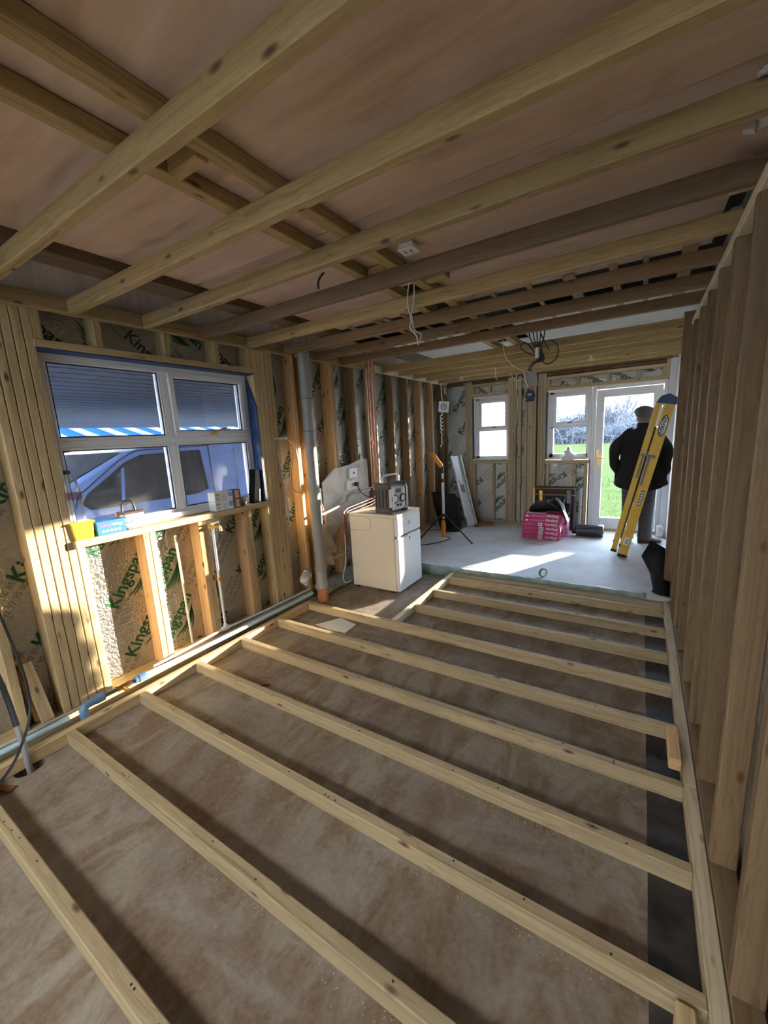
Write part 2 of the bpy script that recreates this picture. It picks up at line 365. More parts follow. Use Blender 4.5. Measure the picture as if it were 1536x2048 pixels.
def timber(name, a, b, axis, mat, parent=None, bev=0.004):
    """sawn timber between two corners, mesh length along local X"""
    a, b = Vector(a), Vector(b); c = (a+b)/2; d = Vector((abs(b.x-a.x), abs(b.y-a.y), abs(b.z-a.z)))
    if axis == 'x': dm = (d.x, d.y, d.z); rot = (0,0,0)
    elif axis == 'y': dm = (d.y, d.x, d.z); rot = (0,0,PI/2)
    else: dm = (d.z, d.y, d.x); rot = (0,-PI/2,0)
    key = (tuple(round(x, 4) for x in dm), mat.name)
    if key not in _tm:
        mb = MB().box([-x/2 for x in dm], [x/2 for x in dm])
        me = bpy.data.meshes.new(name); me.from_pydata(mb.v, [], mb.f); me.materials.append(mat)
        bm = bmesh.new(); bm.from_mesh(me); bmesh.ops.bevel(bm, geom=bm.edges[:], offset=min(bev, min(dm)*0.2), segments=1, affect='EDGES'); bm.to_mesh(me); bm.free()
        _tm[key] = me
    o = bpy.data.objects.new(name, _tm[key]); COL.objects.link(o); o.rotation_euler = rot
    o.location = c-wloc(parent) if parent is not None else c
    if parent is not None: o.parent = parent
    return o
def rodtimber(name, p0, p1, w, h, mat, parent=None, up=(0,0,1)):
    """timber lying at any angle"""
    p0, p1 = Vector(p0), Vector(p1); d = p1-p0; l = d.length
    mb = MB().box((-l/2,-w/2,-h/2), (l/2,w/2,h/2))
    X = d.normalized(); Y = Vector(up).cross(X).normalized(); Z = X.cross(Y)
    o = mb.build(name, mat, None, bevel=0.003, origin=(0,0,0))
    o.rotation_euler = Matrix((X, Y, Z)).transposed().to_euler()
    o.location = (p0+p1)/2-(wloc(parent) if parent is not None else Vector((0,0,0)))
    if parent is not None: o.parent = parent
    return o
def smoothpath(pts, k=6):
    P = [Vector(p) for p in pts]; out = []
    for i in range(len(P)-1):
        p0, p1, p2, p3 = P[max(i-1,0)], P[i], P[i+1], P[min(i+2,len(P)-1)]
        for j in range(k):
            t = j/k; out.append(0.5*((2*p1)+(p2-p0)*t+(2*p0-5*p1+4*p2-p3)*t*t+(3*p1-p0-3*p2+p3)*t**3))
    out.append(P[-1]); return out
# text -> flat mesh data
_tx = {}
def textdata(s, bold=False):
    key = (s, bold)
    if key in _tx: return _tx[key]
    cu = bpy.data.curves.new('txt', 'FONT'); cu.body = s; cu.size = 1.0; cu.align_x = 'CENTER'; cu.align_y = 'CENTER'; cu.resolution_u = 3
    if bold: cu.offset = 0.022
    ob = bpy.data.objects.new('txt', cu); COL.objects.link(ob)
    bpy.context.view_layer.update()
    me = bpy.data.meshes.new_from_object(ob.evaluated_get(bpy.context.evaluated_depsgraph_get()))
    r = ([v.co.copy() for v in me.vertices], [tuple(p.vertices) for p in me.polygons])
    bpy.data.objects.remove(ob); bpy.data.curves.remove(cu); bpy.data.meshes.remove(me)
    _tx[key] = r; return r
def addtext(mb, s, c, ex, ey, size, mi=0, bold=False):
    """flat lettering centred on c with reading direction ex and up ey"""
    vs, fs = textdata(s, bold); c, ex, ey = Vector(c), Vector(ex), Vector(ey)
    mb.add([c+ex*(p.x*size)+ey*(p.y*size) for p in vs], fs, mi)
def swoosh(mb, c, ex, ey, L, mi=0):
    c, ex, ey = Vector(c), Vector(ex), Vector(ey)
    for k in range(4):
        P = []
        for i in range(9):
            t = i/8; x = (t-0.5)*L*(0.85-0.1*k)+0.02*k; y = -0.10*L*math.sin(t*PI*0.9+0.3*k)-0.07*L*k+0.05*L*t*k
            w = 0.022*L*math.sin(PI*t)**0.7+0.0005
            P.append((x, y, w))
        vs = [c+ex*x+ey*(y+w) for x, y, w in P]+[c+ex*x+ey*(y-w) for x, y, w in P]
        mb.add(vs, [(i, 9+i, 10+i, 1+i) for i in range(8)], mi)
def insulation(parent, org, ex, ey, nrm, w, h, thick, ang, phase, big=0.16, name='insulation_board'):
    """foil board with print: org = lower-left corner of its face"""
    org, ex, ey, nrm = Vector(org), Vector(ex), Vector(ey), Vector(nrm)
    mb = MB().obox(org+ex*w/2+ey*h/2-nrm*thick/2, ex*w/2, ey*h/2, nrm*thick/2)
    bd = mb.build(name, FOIL, parent)
    pm = MB(); c, s = math.cos(ang), math.sin(ang); fx = ex*c+ey*s; fy = -ex*s+ey*c
    ctr = org+ex*w/2+ey*h/2+nrm*0.0015; ext = (w+h)*0.75
    step = big*2.25; j = -int(ext/step)-1
    while j*step < ext:
        rowc = ctr+fy*(j*step+phase*step); pitch = big*6.4; k = -int(ext/pitch)-1
        while k*pitch < ext+pitch:
            cc = rowc+fx*(k*pitch+(phase*1.7+0.37*j) % 1.0*pitch)
            def near(p, r): return -r < (p-org).dot(ex) < w+r and -r < (p-org).dot(ey) < h+r
            if near(cc, big*2.4):
                addtext(pm, 'Kingspan', cc, fx, fy, big, 0, True)
                swoosh(pm, cc-fy*big*0.55, fx, fy, big*2.6, 0)
            if near(cc+fx*big*3.6, big*1.7):
              for q, tx in enumerate(('SITELINE', 'Tel 0870 850 8555', 'Tel 042 97 95 000')):
                  addtext(pm, tx, cc+fx*big*3.6-fy*big*(0.45*q-0.5), fx, fy, big*0.34, 1)
            k += 1
        j += 1
    bm = bmesh.new(); vv = [bm.verts.new(p) for p in pm.v]
    for f, mi in zip(pm.f, pm.mi):
        try: ff = bm.faces.new([vv[i] for i in f]); ff.material_index = mi
        except ValueError: pass
    for co, no in ((org, -ex), (org+ex*w, ex), (org, -ey), (org+ey*h, ey)):
        bmesh.ops.bisect_plane(bm, geom=bm.verts[:]+bm.edges[:]+bm.faces[:], plane_co=co, plane_no=no, clear_outer=True)
    if not bm.faces: bm.free(); return bd
    me = bpy.data.meshes.new('printed_lettering'); off = wloc(parent)
    for v in bm.verts: v.co -= off
    bm.to_mesh(me); bm.free(); me.materials.append(GREENINK); me.materials.append(GREYINK)
    o = bpy.data.objects.new('printed_lettering', me); COL.objects.link(o); o.parent = bd
    tag(o, 'green brand lettering and grey phone numbers')
    return bd
# ================================================================== SETTING
YB = -3.2          # shell reaches back to the added bounce wall, roof left open for light
YR = -2.05         # roof deck ends here, opening added behind the camera to let light in
# floor slab with the drain hole
HX, HY, HR = 0.012, 0.525, 0.055
mb = MB(); hs = 0.12
mb.box((-0.55, YB, -0.12), (3.25, HY-hs, 0)); mb.box((-0.55, HY+hs, -0.12), (3.25, 4.13, 0))
mb.box((-0.55, HY-hs, -0.12), (HX-hs, HY+hs, 0)); mb.box((HX+hs, HY-hs, -0.12), (3.25, HY+hs, 0))
n = 24; cir = []; sqr = []
for k in range(n):
    t = 2*PI*k/n; c_, s_ = math.cos(t), math.sin(t); q_ = hs/max(abs(c_), abs(s_))
    cir.append((HX+HR*c_, HY+HR*s_*1.2, 0)); sqr.append((HX+q_*c_, HY+q_*s_, 0))
mb.add(cir+sqr, [(k, n+k, n+(k+1) % n, (k+1) % n) for k in range(n)])
mb.add(cir+[(x, y, -0.12) for x, y, z in cir], [(k, (k+1) % n, n+(k+1) % n, n+k) for k in range(n)])
mb.add([(x, y, -0.118) for x, y, z in cir], [tuple(range(n))], 1)
tag(mb.build('floor', [CONC, FELT], origin=(0,0,0), fixn=False), 'bare stained concrete floor slab under the batten frame', kind='structure')
mb = MB().box((-0.4, 4.13, -0.12), (3.1, 6.86, 0.1))
tag(mb.build('floor_raised', SCREED, origin=(0,0,0)), 'pale grey raised screed floor of the far room', kind='structure')
# ---- left wall
XL = -0.20; SD = 0.14; XB = XL-0.115; ZSP = 0.085; ZTP = 2.47
wl = MB()
for (y0, y1, z0, z1) in ((YB, 1.0, -0.1, 2.8), (2.49, 6.86, -0.1, 2.8), (1.0, 2.49, -0.1, 1.10), (1.0, 2.49, 2.23, 2.8)):
    wl.box((XL-SD-0.10, y0, z0), (XL-SD-0.005, y1, z1))
wall_left = tag(wl.build('wall_left', PLY, origin=(0,0,0)), 'open timber stud wall with foil insulation and the large window', kind='structure')
timber('sole_plate', (XL-SD, YB, 0), (XL+0.005, 6.6, ZSP), 'y', TIMBER, wall_left)
timber('top_plate', (XL-SD, YB, ZTP), (XL, 6.6, ZTP+0.045), 'y', TREATED, wall_left)
def lstud(y, mat=TIMBER, z0=ZSP, z1=ZTP, t=0.044): return timber('stud', (XL-SD, y, z0), (XL, y+t, z1), 'z', mat, wall_left)
full = []
for i in range(5): lstud(0.77+0.0455*i, TIMBER, t=0.0425)
for i in range(5): lstud(2.503+0.0455*i, TIMBER, t=0.0425)
studs_y = [-3.1, -2.7, -2.3, -1.9, -1.5, -1.1, -0.7, -0.3, 0.12, 0.565]
for y in studs_y: lstud(y, TIMBER)
far_y = [3.10, 3.52, 3.93, 4.33, 4.83, 5.24, 5.65, 6.06, 6.50]
for i, y in enumerate(far_y): lstud(y, [ORANGE, ORANGE, BROWN, PALE, BROWN, BROWN, ORANGE, ORANGE, BROWN][i])
lstud(4.375, PALE)
lstud(2.96, ORANGE); lstud(3.565, ORANGE)
for y in (0.997,): lstud(y, TIMBER, ZSP, 1.06)
for y in (1.43, 1.845, 2.27): lstud(y, TIMBER, ZSP, 1.06); lstud(y-0.045, ORANGE, ZSP, 1.06)
for y in (1.30, 1.735, 2.14): lstud(y, TREATED, 2.265, ZTP)
lstud(2.458, TREATED, 2.265, ZTP); lstud(0.995, TREATED, 2.265, ZTP)
timber('window_head', (XL-SD, 0.985, 2.222), (XL+0.008, 2.545, 2.265), 'y', TIMBER, wall_left)
timber('window_board', (XL-SD+0.02, 0.985, 1.062), (XL+0.025, 2.53, 1.108), 'y', TIMBER, wall_left)
# insulation boards, one for each bay
EX, EY, NX = (0,1,0), (0,0,1), (1,0,0)
def lboard(y0, y1, z0, z1, ang, ph, big=0.15): insulation(wall_left, (XB, y0, z0), EX, EY, NX, y1-y0, z1-z0, 0.02, ang, ph, big)
D = math.radians
lboard(0.612, 0.768, ZSP, ZTP, D(52), 0.2, 0.13); lboard(0.168, 0.562, ZSP, ZTP, D(52), 0.55, 0.13)
for a, b in zip(studs_y[:-2], studs_y[1:-1]): MB().box((XB-0.02, a+0.047, ZSP), (XB, b-0.002, ZTP)).build('insulation_board', FOIL, wall_left)
for a, b, ph in ((1.043, 1.383, 0.15), (1.476, 1.798, 0.62), (1.891, 2.223, 0.40), (2.316, 2.501, 0.75)): lboard(a, b, ZSP, 1.06, D(55), ph, 0.12)
for a, b, ph in ((1.041, 1.298, 0.7), (1.346, 1.733, 0.15), (1.781, 2.138, 0.5), (2.186, 2.456, 0.85)): lboard(a, b, 2.266, ZTP-0.001, D(-42), ph, 0.11)
for a, b, ph in ((2.733, 2.958, 0.1), (3.006, 3.098, 0.3), (3.146, 3.518, 0.5), (3.611, 3.928, 0.2), (3.976, 4.328, 0.6), (4.421, 4.828, 0.4), (4.876, 5.238, 0.1), (5.286, 5.648, 0.3), (5.696, 6.058, 0.7), (6.106, 6.498, 0.5)):
    lboard(a, b, ZSP, ZTP, D(60), ph, 0.12)
# ---- right wall: studs in front of old blockwork
XR = 2.955
wr = MB().box((XR+0.105, YB, -0.1), (XR+0.32, 4.36, 2.8))
wall_right = tag(wr.build('wall_right', BLOCK, origin=(0,0,0)), 'close-set timber studs standing against old blockwork', kind='structure')
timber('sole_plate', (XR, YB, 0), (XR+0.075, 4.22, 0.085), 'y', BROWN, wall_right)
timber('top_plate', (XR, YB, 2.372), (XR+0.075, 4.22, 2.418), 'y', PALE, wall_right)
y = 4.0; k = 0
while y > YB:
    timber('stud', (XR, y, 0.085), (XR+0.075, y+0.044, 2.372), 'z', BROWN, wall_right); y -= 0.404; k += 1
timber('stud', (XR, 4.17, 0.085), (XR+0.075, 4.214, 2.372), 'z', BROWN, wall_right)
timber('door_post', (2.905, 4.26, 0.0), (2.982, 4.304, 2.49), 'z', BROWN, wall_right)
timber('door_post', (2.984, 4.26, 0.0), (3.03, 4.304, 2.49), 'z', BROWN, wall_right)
wrf = MB().box((3.012, 4.304, 0), (3.2, 6.86, 2.75))
tag(wrf.build('wall_right_far', WHITEBOARD, origin=(0,0,0)), 'white boarded wall beside the glazed door', kind='structure')
# ---- far wall
YF = 6.60; FD = 0.11
wf = MB()
for (x0, x1, z0, z1) in ((-0.45, 0.285, 0, 2.8), (0.86, 1.44, 0, 2.8), (0.285, 0.86, 0, 1.14), (0.285, 0.86, 2.2, 2.8), (1.44, 2.03, 0, 1.12), (1.44, 2.91, 2.18, 2.8), (2.91, 3.2, 0, 2.8)):
    wf.box((x0, YF+FD+0.005, z0), (x1, YF+FD+0.12, z1))
wall_far = tag(wf.build('wall_far', PLY, origin=(0,0,0)), 'far stud wall around the small windows and glazed door', kind='structure')
def fst(x0, x1, z0, z1, mat=GREYW, ax='z', dy=0.0, nm='stud'): return timber(nm, (x0, YF+dy, z0), (x1, YF+FD, z1), ax, mat, wall_far)
ZF = 0.1
fst(-0.2, 2.03, ZF, 0.145, GREYW, 'x', -0.004, 'sole_plate')
for x0, x1 in ((0.145, 0.187), (0.189, 0.229), (0.231, 0.27), (0.862, 0.90), (0.902, 0.938), (0.94, 0.982), (1.014, 1.06), (1.105, 1.15), (1.24, 1.283), (1.308, 1.345), (1.347, 1.384), (1.386, 1.428)):
    fst(x0, x1, 0.145, 2.43, GREYW)
timber('filler_board', (1.152, YF+0.02, 0.145), (1.238, YF+FD, 2.08), 'z', GREYW, wall_far)
fst(2.89, 2.93, 2.18, 2.43, GREYW)
fst(0.27, 0.86, 2.19, 2.232, GREYW, 'x', -0.004, 'window_head'); fst(0.27, 0.86, 2.345, 2.385, GREYW, 'x', -0.002, 'rail')
fst(0.27, 0.862, 1.10, 1.15, GREYW, 'x', -0.02, 'window_board')
fst(0.545, 0.583, 2.232, 2.345); fst(0.272, 0.31, 2.232, 2.345); fst(0.822, 0.86, 2.232, 2.345)
for x0 in (0.272, 0.60, 0.82): fst(x0, x0+0.04, 0.145, 1.10)
fst(1.43, 2.93, 2.178, 2.222, GREYW, 'x', -0.004, 'window_head'); fst(1.43, 2.93, 2.33, 2.372, GREYW, 'x', -0.002, 'rail')
for x0 in (1.43, 1.823, 2.212, 2.566, 2.85): fst(x0, x0+0.043, 2.222, 2.33)
fst(1.43, 2.03, 1.09, 1.142, GREYW, 'x', -0.02, 'window_board')
for x0 in (1.44, 1.822, 1.974): fst(x0, x0+0.042, 0.145, 1.09)
fst(-0.2, 2.95, 2.435, 2.48, BROWN, 'x', 0, 'top_plate'); fst(-0.2, 2.95, 2.386, 2.43, BROWN, 'x', 0.05, 'lintel')
def fboard(x0, x1, z0, z1, ang, ph, big=0.12): insulation(wall_far, (x0, YF+0.06, z0), (1,0,0), (0,0,1), (0,-1,0), x1-x0, z1-z0, 0.02, ang, ph, big)
fboard(0.313, 0.598, 0.146, 1.10, D(222), 0.3); fboard(0.642, 0.818, 0.146, 1.10, D(222), 0.65)
fboard(1.483, 1.82, 0.146, 1.09, D(216), 0.2); fboard(1.866, 1.972, 0.146, 1.09, D(216), 0.7)
fboard(0.311, 0.544, 2.233, 2.344, D(-38), 0.0, 0.09); fboard(0.584, 0.821, 2.233, 2.344, D(-38), 0.4, 0.09)
for a, b, ph in ((1.474, 1.822, 0.95), (1.867, 2.211, 0.05), (2.256, 2.565, 0.02), (2.61, 2.849, 0.5)): fboard(a, b, 2.223, 2.329, D(-30), ph, 0.10)
MB().box((2.931, YF+0.0, ZF), (3.0115, YF+FD, 2.43)).build('white_lining', WHITEBOARD, wall_far)
fboard(-0.2, 0.143, 0.146, 2.43, D(60), 0.4)
fboard(0.984, 1.012, 0.146, 2.43, D(60), 0.1); fboard(1.062, 1.103, 0.146, 2.43, D(60), 0.1)
# ---- ceiling: roof deck, plywood panels, white boards in the far room
cl = MB().box((-0.5, YR, 2.78), (3.3, 6.9, 2.9))
ceiling = tag(cl.build('ceiling', FELT, origin=(0,0,0)), 'plywood roof deck seen through the open joists', kind='structure')
ZPLY = 2.546
def panel(x0, x1, y0, y1, z=ZPLY, mat=PLY, nm='plywood_panel', t=0.012, tilt=0.0):
    mb = MB().box((x0, y0, z), (x1, y1, z+t)); return mb.build(nm, mat, ceiling, origin=((x0+x1)/2, (y0+y1)/2, z), bevel=0.002)
def panel2(x0, x1, y0, y1, z=ZPLY, mat=PLY, nm='plywood_panel', t=0.012):
    o = MB().box((-(x1-x0)/2, -(y1-y0)/2, 0), ((x1-x0)/2, (y1-y0)/2, t)).build(nm, mat, None, bevel=0.0015, origin=(0,0,0))
    o.location = ((x0+x1)/2, (y0+y1)/2, z); o.parent = ceiling; return o
g = 0.004
for (x0, x1, y0, y1) in ((0.43, 1.52, YR, 0.40), (1.52, 3.05, YR, 0.40), (0.43, 1.52, 0.40, 1.60), (1.52, 3.05, 0.40, 1.60), (0.43, 1.52, 1.60, 2.42), (1.52, 3.05, 1.60, 2.42), (0.43, 1.34, 2.42, 2.96), (1.52, 2.93, 2.42, 2.96)):
    panel2(x0+g, x1-g, y0+g, y1-g, ZPLY+random.uniform(0, 0.004))
panel2(0.0, 0.27, -0.35, 2.96, 2.60, GREYSTRIP, 'grey_ceiling_strip')
timber('old_wall_plate', (0.275, -0.35, 2.50), (0.43, 2.98, 2.56), 'y', OLD, ceiling)
for (x0, x1, y0, y1) in ((0.25, 1.22, 4.02, 6.72), (1.56, 3.011, 4.02, 6.72), (1.22, 1.56, 4.9, 6.72)):
    panel2(x0+g, x1-g, y0+g, y1-g, 2.62, WHITEBOARD, 'white_ceiling_board')
panel2(-0.19, 0.25, 4.0, 6.7, 2.66, GREYSTRIP, 'grey_ceiling_strip')
# short laths across the dark gap
for i, x in enumerate((0.25, 0.55, 0.8, 0.88, 1.05, 1.75, 1.98, 2.2, 2.45, 2.62, 2.8)):
    timber('lath', (x, 2.90, 2.53), (x+random.choice((0.03, 0.045, 0.07)), 3.98, 2.545), 'y', GREYW if i % 2 else ORANGE, ceiling)
# purlins with noggings between them
purl = empty('ceiling_purlins', (1.41, 0, 2.5), 'pair of timbers above the joists joined by short blocks', 'roof timbers')
for x0, x1, mt in ((1.275, 1.338, TREATED), (1.49, 1.552, TREATED)):
    timber('purlin', (x0, -0.35, 2.497), (x1, 4.95, 2.5455), 'y', mt, purl)
for y in (0.90, 2.03, 2.52, 2.98, 3.4, 4.1): timber('nogging', (1.3385, y, 2.490), (1.4895, y+0.045, 2.545), 'x', TREATED, purl)
for y in (2.3, 2.72): timber('nogging', (1.553, y, 2.50), (1.69, y+0.06, 2.545), 'x', TREATED, purl)
# joists
ZC = 2.418; XLED = -0.155
jf = empty('ceiling_joist_frame', (1.4, 2.0, ZC), 'new timber ceiling joists hung between left wall ledger and right stud wall', 'joist frame')
timber('ledger', (XL+0.0005, YB+1.9, ZC), (XLED, 2.93, ZC+0.085), 'y', TREATED, jf)
timber('ledger', (XL+0.0005, 3.02, ZC), (XLED, 4.10, ZC+0.085), 'y', TREATED, jf)
for i in range(0, 9):
    yj = 0.323+0.42*i
    old = i == 4
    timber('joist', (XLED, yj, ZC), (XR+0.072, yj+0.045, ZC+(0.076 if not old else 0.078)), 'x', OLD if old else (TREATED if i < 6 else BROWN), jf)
    if old: jf.children[-1]['label'] = 'older darker joist among the new ones'
timber('joist', (XLED, yj-0.0-0.42*9, ZC), (XR+0.072, yj+0.045-0.42*9, ZC+0.076), 'x', TREATED, jf)
kf = empty('rear_joist_frame', (1.4, 5.4, ZC), 'five thin timber joists over the far room below a white ceiling', 'joist frame')
timber('ledger', (XL+0.0005, 4.36, ZC), (XLED, 6.59, ZC+0.085), 'y', PALE, kf)
for yk in (4.517, 4.94, 5.36, 5.79, 6.21): timber('joist', (XLED, yk, ZC), (3.01, yk+0.045, ZC+0.076), 'x', TREATED, kf)
# ---- floor batten frame
ZBT = 0.075
ff = empty('floor_batten_frame', (1.45, 2.1, 0), 'ladder-like timber floor frame laid on the concrete slab', 'floor frame')
XFL, XFR = 0.0, 2.906
timber('side_rail', (XFL-0.047, -0.6, 0), (XFL, 2.75, ZBT), 'y', TIMBER, ff)
timber('side_rail', (XFR, -0.6, 0.001), (XR-0.002, 1.93, ZBT+0.004), 'y', GREYW, ff)
timber('side_rail', (XFR, 1.932, 0.001), (XR-0.002, 4.10, ZBT+0.003), 'y', GREYW, ff)
for i in range(-1, 7):
    y0 = 0.3054+0.4*i
    timber('batten', (XFL, y0, 0), (XFR, y0+0.045, ZBT), 'x', BATTEN, ff)
timber('side_rail', (0.915, 2.752, 0), (0.96, 4.06, ZBT), 'y', PALE, ff)
for i in range(7, 10):
    y0 = 0.3054+0.4*i
    timber('batten', (0.96, y0, 0), (XFR, y0+0.045, ZBT), 'x', BATTEN, ff)
timber('batten', (0.915, 4.062, 0), (XFR, 4.107, ZBT), 'x', GREYW, ff)
rr = random.Random(77); mb = MB()
for i in range(0, 10):
    y0 = 0.3054+0.4*i
    for k in range(9):
        x = rr.uniform(0.1 if i < 7 else 1.05, 2.85); yy = y0+rr.uniform(0.012, 0.033); mb.cyl((x, yy, ZBT-0.001), (x, yy, ZBT+0.0008), 0.0042, n=7)
tag(mb.build('screw_heads', BLACKINK, ff), 'dark screw heads', kind='stuff')
# ---- windows and door
def frame_rect(mb, ax, p0, p1, u0, u1, w0, w1, t, mi=0):
    """four mitre-free bars of a rectangular frame; ax = axis of the wall normal"""
    def B(a0, a1, b0, b1):
        if ax == 0: mb.box((p0, a0, b0), (p1, a1, b1), mi)
        else: mb.box((a0, p0, b0), (a1, p1, b1), mi)
    B(u0, u1, w0, w0+t); B(u0, u1, w1-t, w1); B(u0, u0+t, w0+t, w1-t); B(u1-t, u1, w0+t, w1-t)
def pane(parent, ax, p, u0, u1, w0, w1, mat):
    mb = MB()
    if ax == 0: mb.box((p-0.006, u0, w0), (p, u1, w1))
    else: mb.box((u0, p, w0), (u1, p+0.006, w1))
    return mb.build('pane', mat, parent)
def beads(parent, ax, p0, p1, u0, u1, w0, w1):
    mb = MB(); frame_rect(mb, ax, p0, p1, u0, u1, w0, w1, 0.008); return mb.build('gasket', GASKET, parent)
# window_1: four lights, top right opens
w1 = empty('window_1', (-0.33, 1.745, 1.12), 'four-light white window with dusty panes in the left wall', kind='structure')
xf0, xf1 = -0.37, -0.298
mb = MB(); frame_rect(mb, 0, xf0, xf1, 1.0, 2.49, 1.118, 2.222, 0.042)
mb.box((xf0, 1.042, 1.663), (xf1, 2.448, 1.708)); mb.box((xf0, 1.728, 1.16), (xf1, 1.778, 1.663)); mb.box((xf0, 1.728, 1.708), (xf1, 1.778, 2.18))
mb.build('window_frame', UPVC, w1, bevel=0.004)
MB().box((xf1, 1.0, 1.11), (xf1+0.03, 2.49, 1.15)).build('window_sill', UPVC, w1, bevel=0.006)
for (a, b, c, d) in ((1.042, 1.728, 1.708, 2.18), (1.042, 1.728, 1.16, 1.663), (1.778, 2.448, 1.16, 1.663)):
    mb = MB(); frame_rect(mb, 0, xf0+0.01, xf1+0.001, a, b, c, d, 0.016); mb.build('glazing_bead', UPVC, w1, bevel=0.003)
    pane(w1, 0, -0.335, a+0.016, b-0.016, c+0.016, d-0.016, DUSTY)
    beads(w1, 0, xf1-0.012, xf1-0.006, a+0.016, b-0.016, c+0.016, d-0.016)
mb = MB(); frame_rect(mb, 0, xf0+0.01, xf1+0.014, 1.779, 2.447, 1.71, 2.179, 0.042)
cs = mb.build('casement', UPVC, w1, bevel=0.005)
pane(w1, 0, -0.335, 1.821, 2.405, 1.752, 2.137, DUSTY); beads(w1, 0, xf1-0.01, xf1-0.004, 1.821, 2.405, 1.752, 2.137)
mb = MB().box((xf1+0.014, 2.06, 1.718), (xf1+0.028, 2.13, 1.738)); mb.bar((xf1+0.03, 2.07, 1.73), (xf1+0.04, 2.21, 1.772), 0.014, 0.016); mb.build('window_handle', BRASS, cs, bevel=0.003)
MB().box((xf1, 1.42, 2.165), (xf1+0.012, 1.98, 2.19)).build('trickle_vent', UPVC, w1, bevel=0.003)
mb = MB().box((xf1-0.06, 0.996, 2.213), (XL+0.005, 2.495, 2.2215)); mb.prism([(xf1, 2.491, 1.11), (XL+0.001, 2.491, 1.11), (XL+0.001, 2.491, 1.95), (-0.235, 2.491, 2.06), (xf1, 2.491, 2.21)], (0, 0.01, 0))
mb.build('damp_membrane', BLUEMEM, w1)
# window_2: small etched window
def small_window(name, label, x0, x1, z0, z1, gt, gb, mt, mbm):
    w = empty(name, ((x0+x1)/2, YF+0.08, z0), label, kind='structure')
    p0, p1 = YF+0.03, YF+0.10
    zm = (gt[2]+gb[3])/2
    mb = MB(); frame_rect(mb, 1, p0, p1, x0, x1, z0, z1, 0.035); mb.box((x0+0.035, p0, zm-0.024), (x1-0.035, p1, zm+0.024))
    mb.build('window_frame', UPVC, w, bevel=0.004)
    mb = MB(); mb.box((gt[0]-0.045, p0-0.012, gt[2]-0.045), (gt[1]+0.045, p1-0.02, gt[2])); mb.box((gt[0]-0.045, p0-0.012, gt[3]), (gt[1]+0.045, p1-0.02, gt[3]+0.045))
    mb.box((gt[0]-0.045, p0-0.012, gt[2]), (gt[0], p1-0.02, gt[3])); mb.box((gt[1], p0-0.012, gt[2]), (gt[1]+0.045, p1-0.02, gt[3]))
    cs = mb.build('casement', UPVC, w, bevel=0.004)
    mb = MB(); xa, xb, za, zb = x0+0.035, x1-0.035, zm+0.024, z1-0.035
    for (a, b, c, d) in ((xa, gt[0]-0.045, za, zb), (gt[1]+0.045, xb, za, zb), (xa, xb, gt[3]+0.045, zb), (xa, xb, za, gt[2]-0.045)):
        if b-a > 0.004 and d-c > 0.004: mb.box((a, p0+0.004, c), (b, p1-0.01, d))
    za, zb = z0+0.035, zm-0.024
    for (a, b, c, d) in ((xa, gb[0], za, zb), (gb[1], xb, za, zb), (xa, xb, gb[3], zb), (xa, xb, za, gb[2])):
        if b-a > 0.003 and d-c > 0.003: mb.box((a, p0+0.004, c), (b, p1-0.01, d))
    if mb.v: mb.build('glazing_bead', UPVC, w)
    pane(w, 1, p0+0.03, gt[0], gt[1], gt[2], gt[3], mt); pane(w, 1, p0+0.03, gb[0], gb[1], gb[2], gb[3], mbm)
    xm = (gt[0]+gt[1])/2
    m2 = MB().box((xm-0.03, p0-0.026, gt[2]-0.03), (xm+0.02, p0-0.012, gt[2]-0.014)); m2.bar((xm, p0-0.03, gt[2]-0.02), (xm+0.11, p0-0.035, gt[2]+0.045), 0.012, 0.014)
    if name == 'window_3': m2.build('window_handle', STEEL, cs)
    else: MB().box((xm-0.03, p0-0.02, gt[2]-0.03), (xm+0.04, p0-0.012, gt[2]-0.016)).build('window_handle', STEEL, cs)
    mb = MB().prism([(x0-0.012, YF-0.002, z0+0.01), (x0-0.012, YF+0.1, z0+0.01), (x0-0.012, YF+0.1, z1), (x0-0.012, YF-0.002, z1-0.04)], (0.012, 0, 0))
    mb.build('damp_membrane', BLUEMEM, w)
    return w
w2 = small_window('window_2', 'small white window with etched leaf glass', 0.288, 0.858, 1.155, 2.188, (0.43, 0.803, 1.706, 2.071), (0.383, 0.835, 1.223, 1.63), FROST, FROST)
w3 = small_window('window_3', 'white window joined to the glazed door, field beyond', 1.443, 2.04, 1.147, 2.172, (1.572, 1.949, 1.712, 2.065), (1.532, 1.983, 1.236, 1.618), GLASS, GLASS)
MB().box((0.30, YF-0.015, 1.151), (0.85, YF+0.03, 1.165)).build('damp_membrane', GREENMEM, w2)
# door
d1 = empty('door_1', (2.48, YF+0.07, ZF), 'white glazed door standing closed to the field', kind='structure')
mb = MB(); p0, p1 = YF+0.03, YF+0.10
mb.box((2.042, p0, ZF), (2.097, p1, 2.172)); mb.box((2.882, p0, ZF), (2.93, p1, 2.172)); mb.box((2.097, p0, 2.122), (2.882, p1, 2.172)); mb.box((2.097, p0, ZF), (2.882, p1, 0.135))
mb.build('door_frame', UPVC, d1, bevel=0.004)
mb = MB(); q0, q1 = p0-0.012, p1-0.015
mb.box((2.10, q0, 0.14), (2.20, q1, 2.116)); mb.box((2.772, q0, 0.14), (2.878, q1, 2.116)); mb.box((2.20, q0, 0.14), (2.772, q1, 0.29)); mb.box((2.20, q0, 2.01), (2.772, q1, 2.116))
leaf = mb.build('door_leaf', UPVC, d1, bevel=0.004)
pane(d1, 1, p0+0.03, 2.2, 2.772, 0.29, 2.01, GLASS)
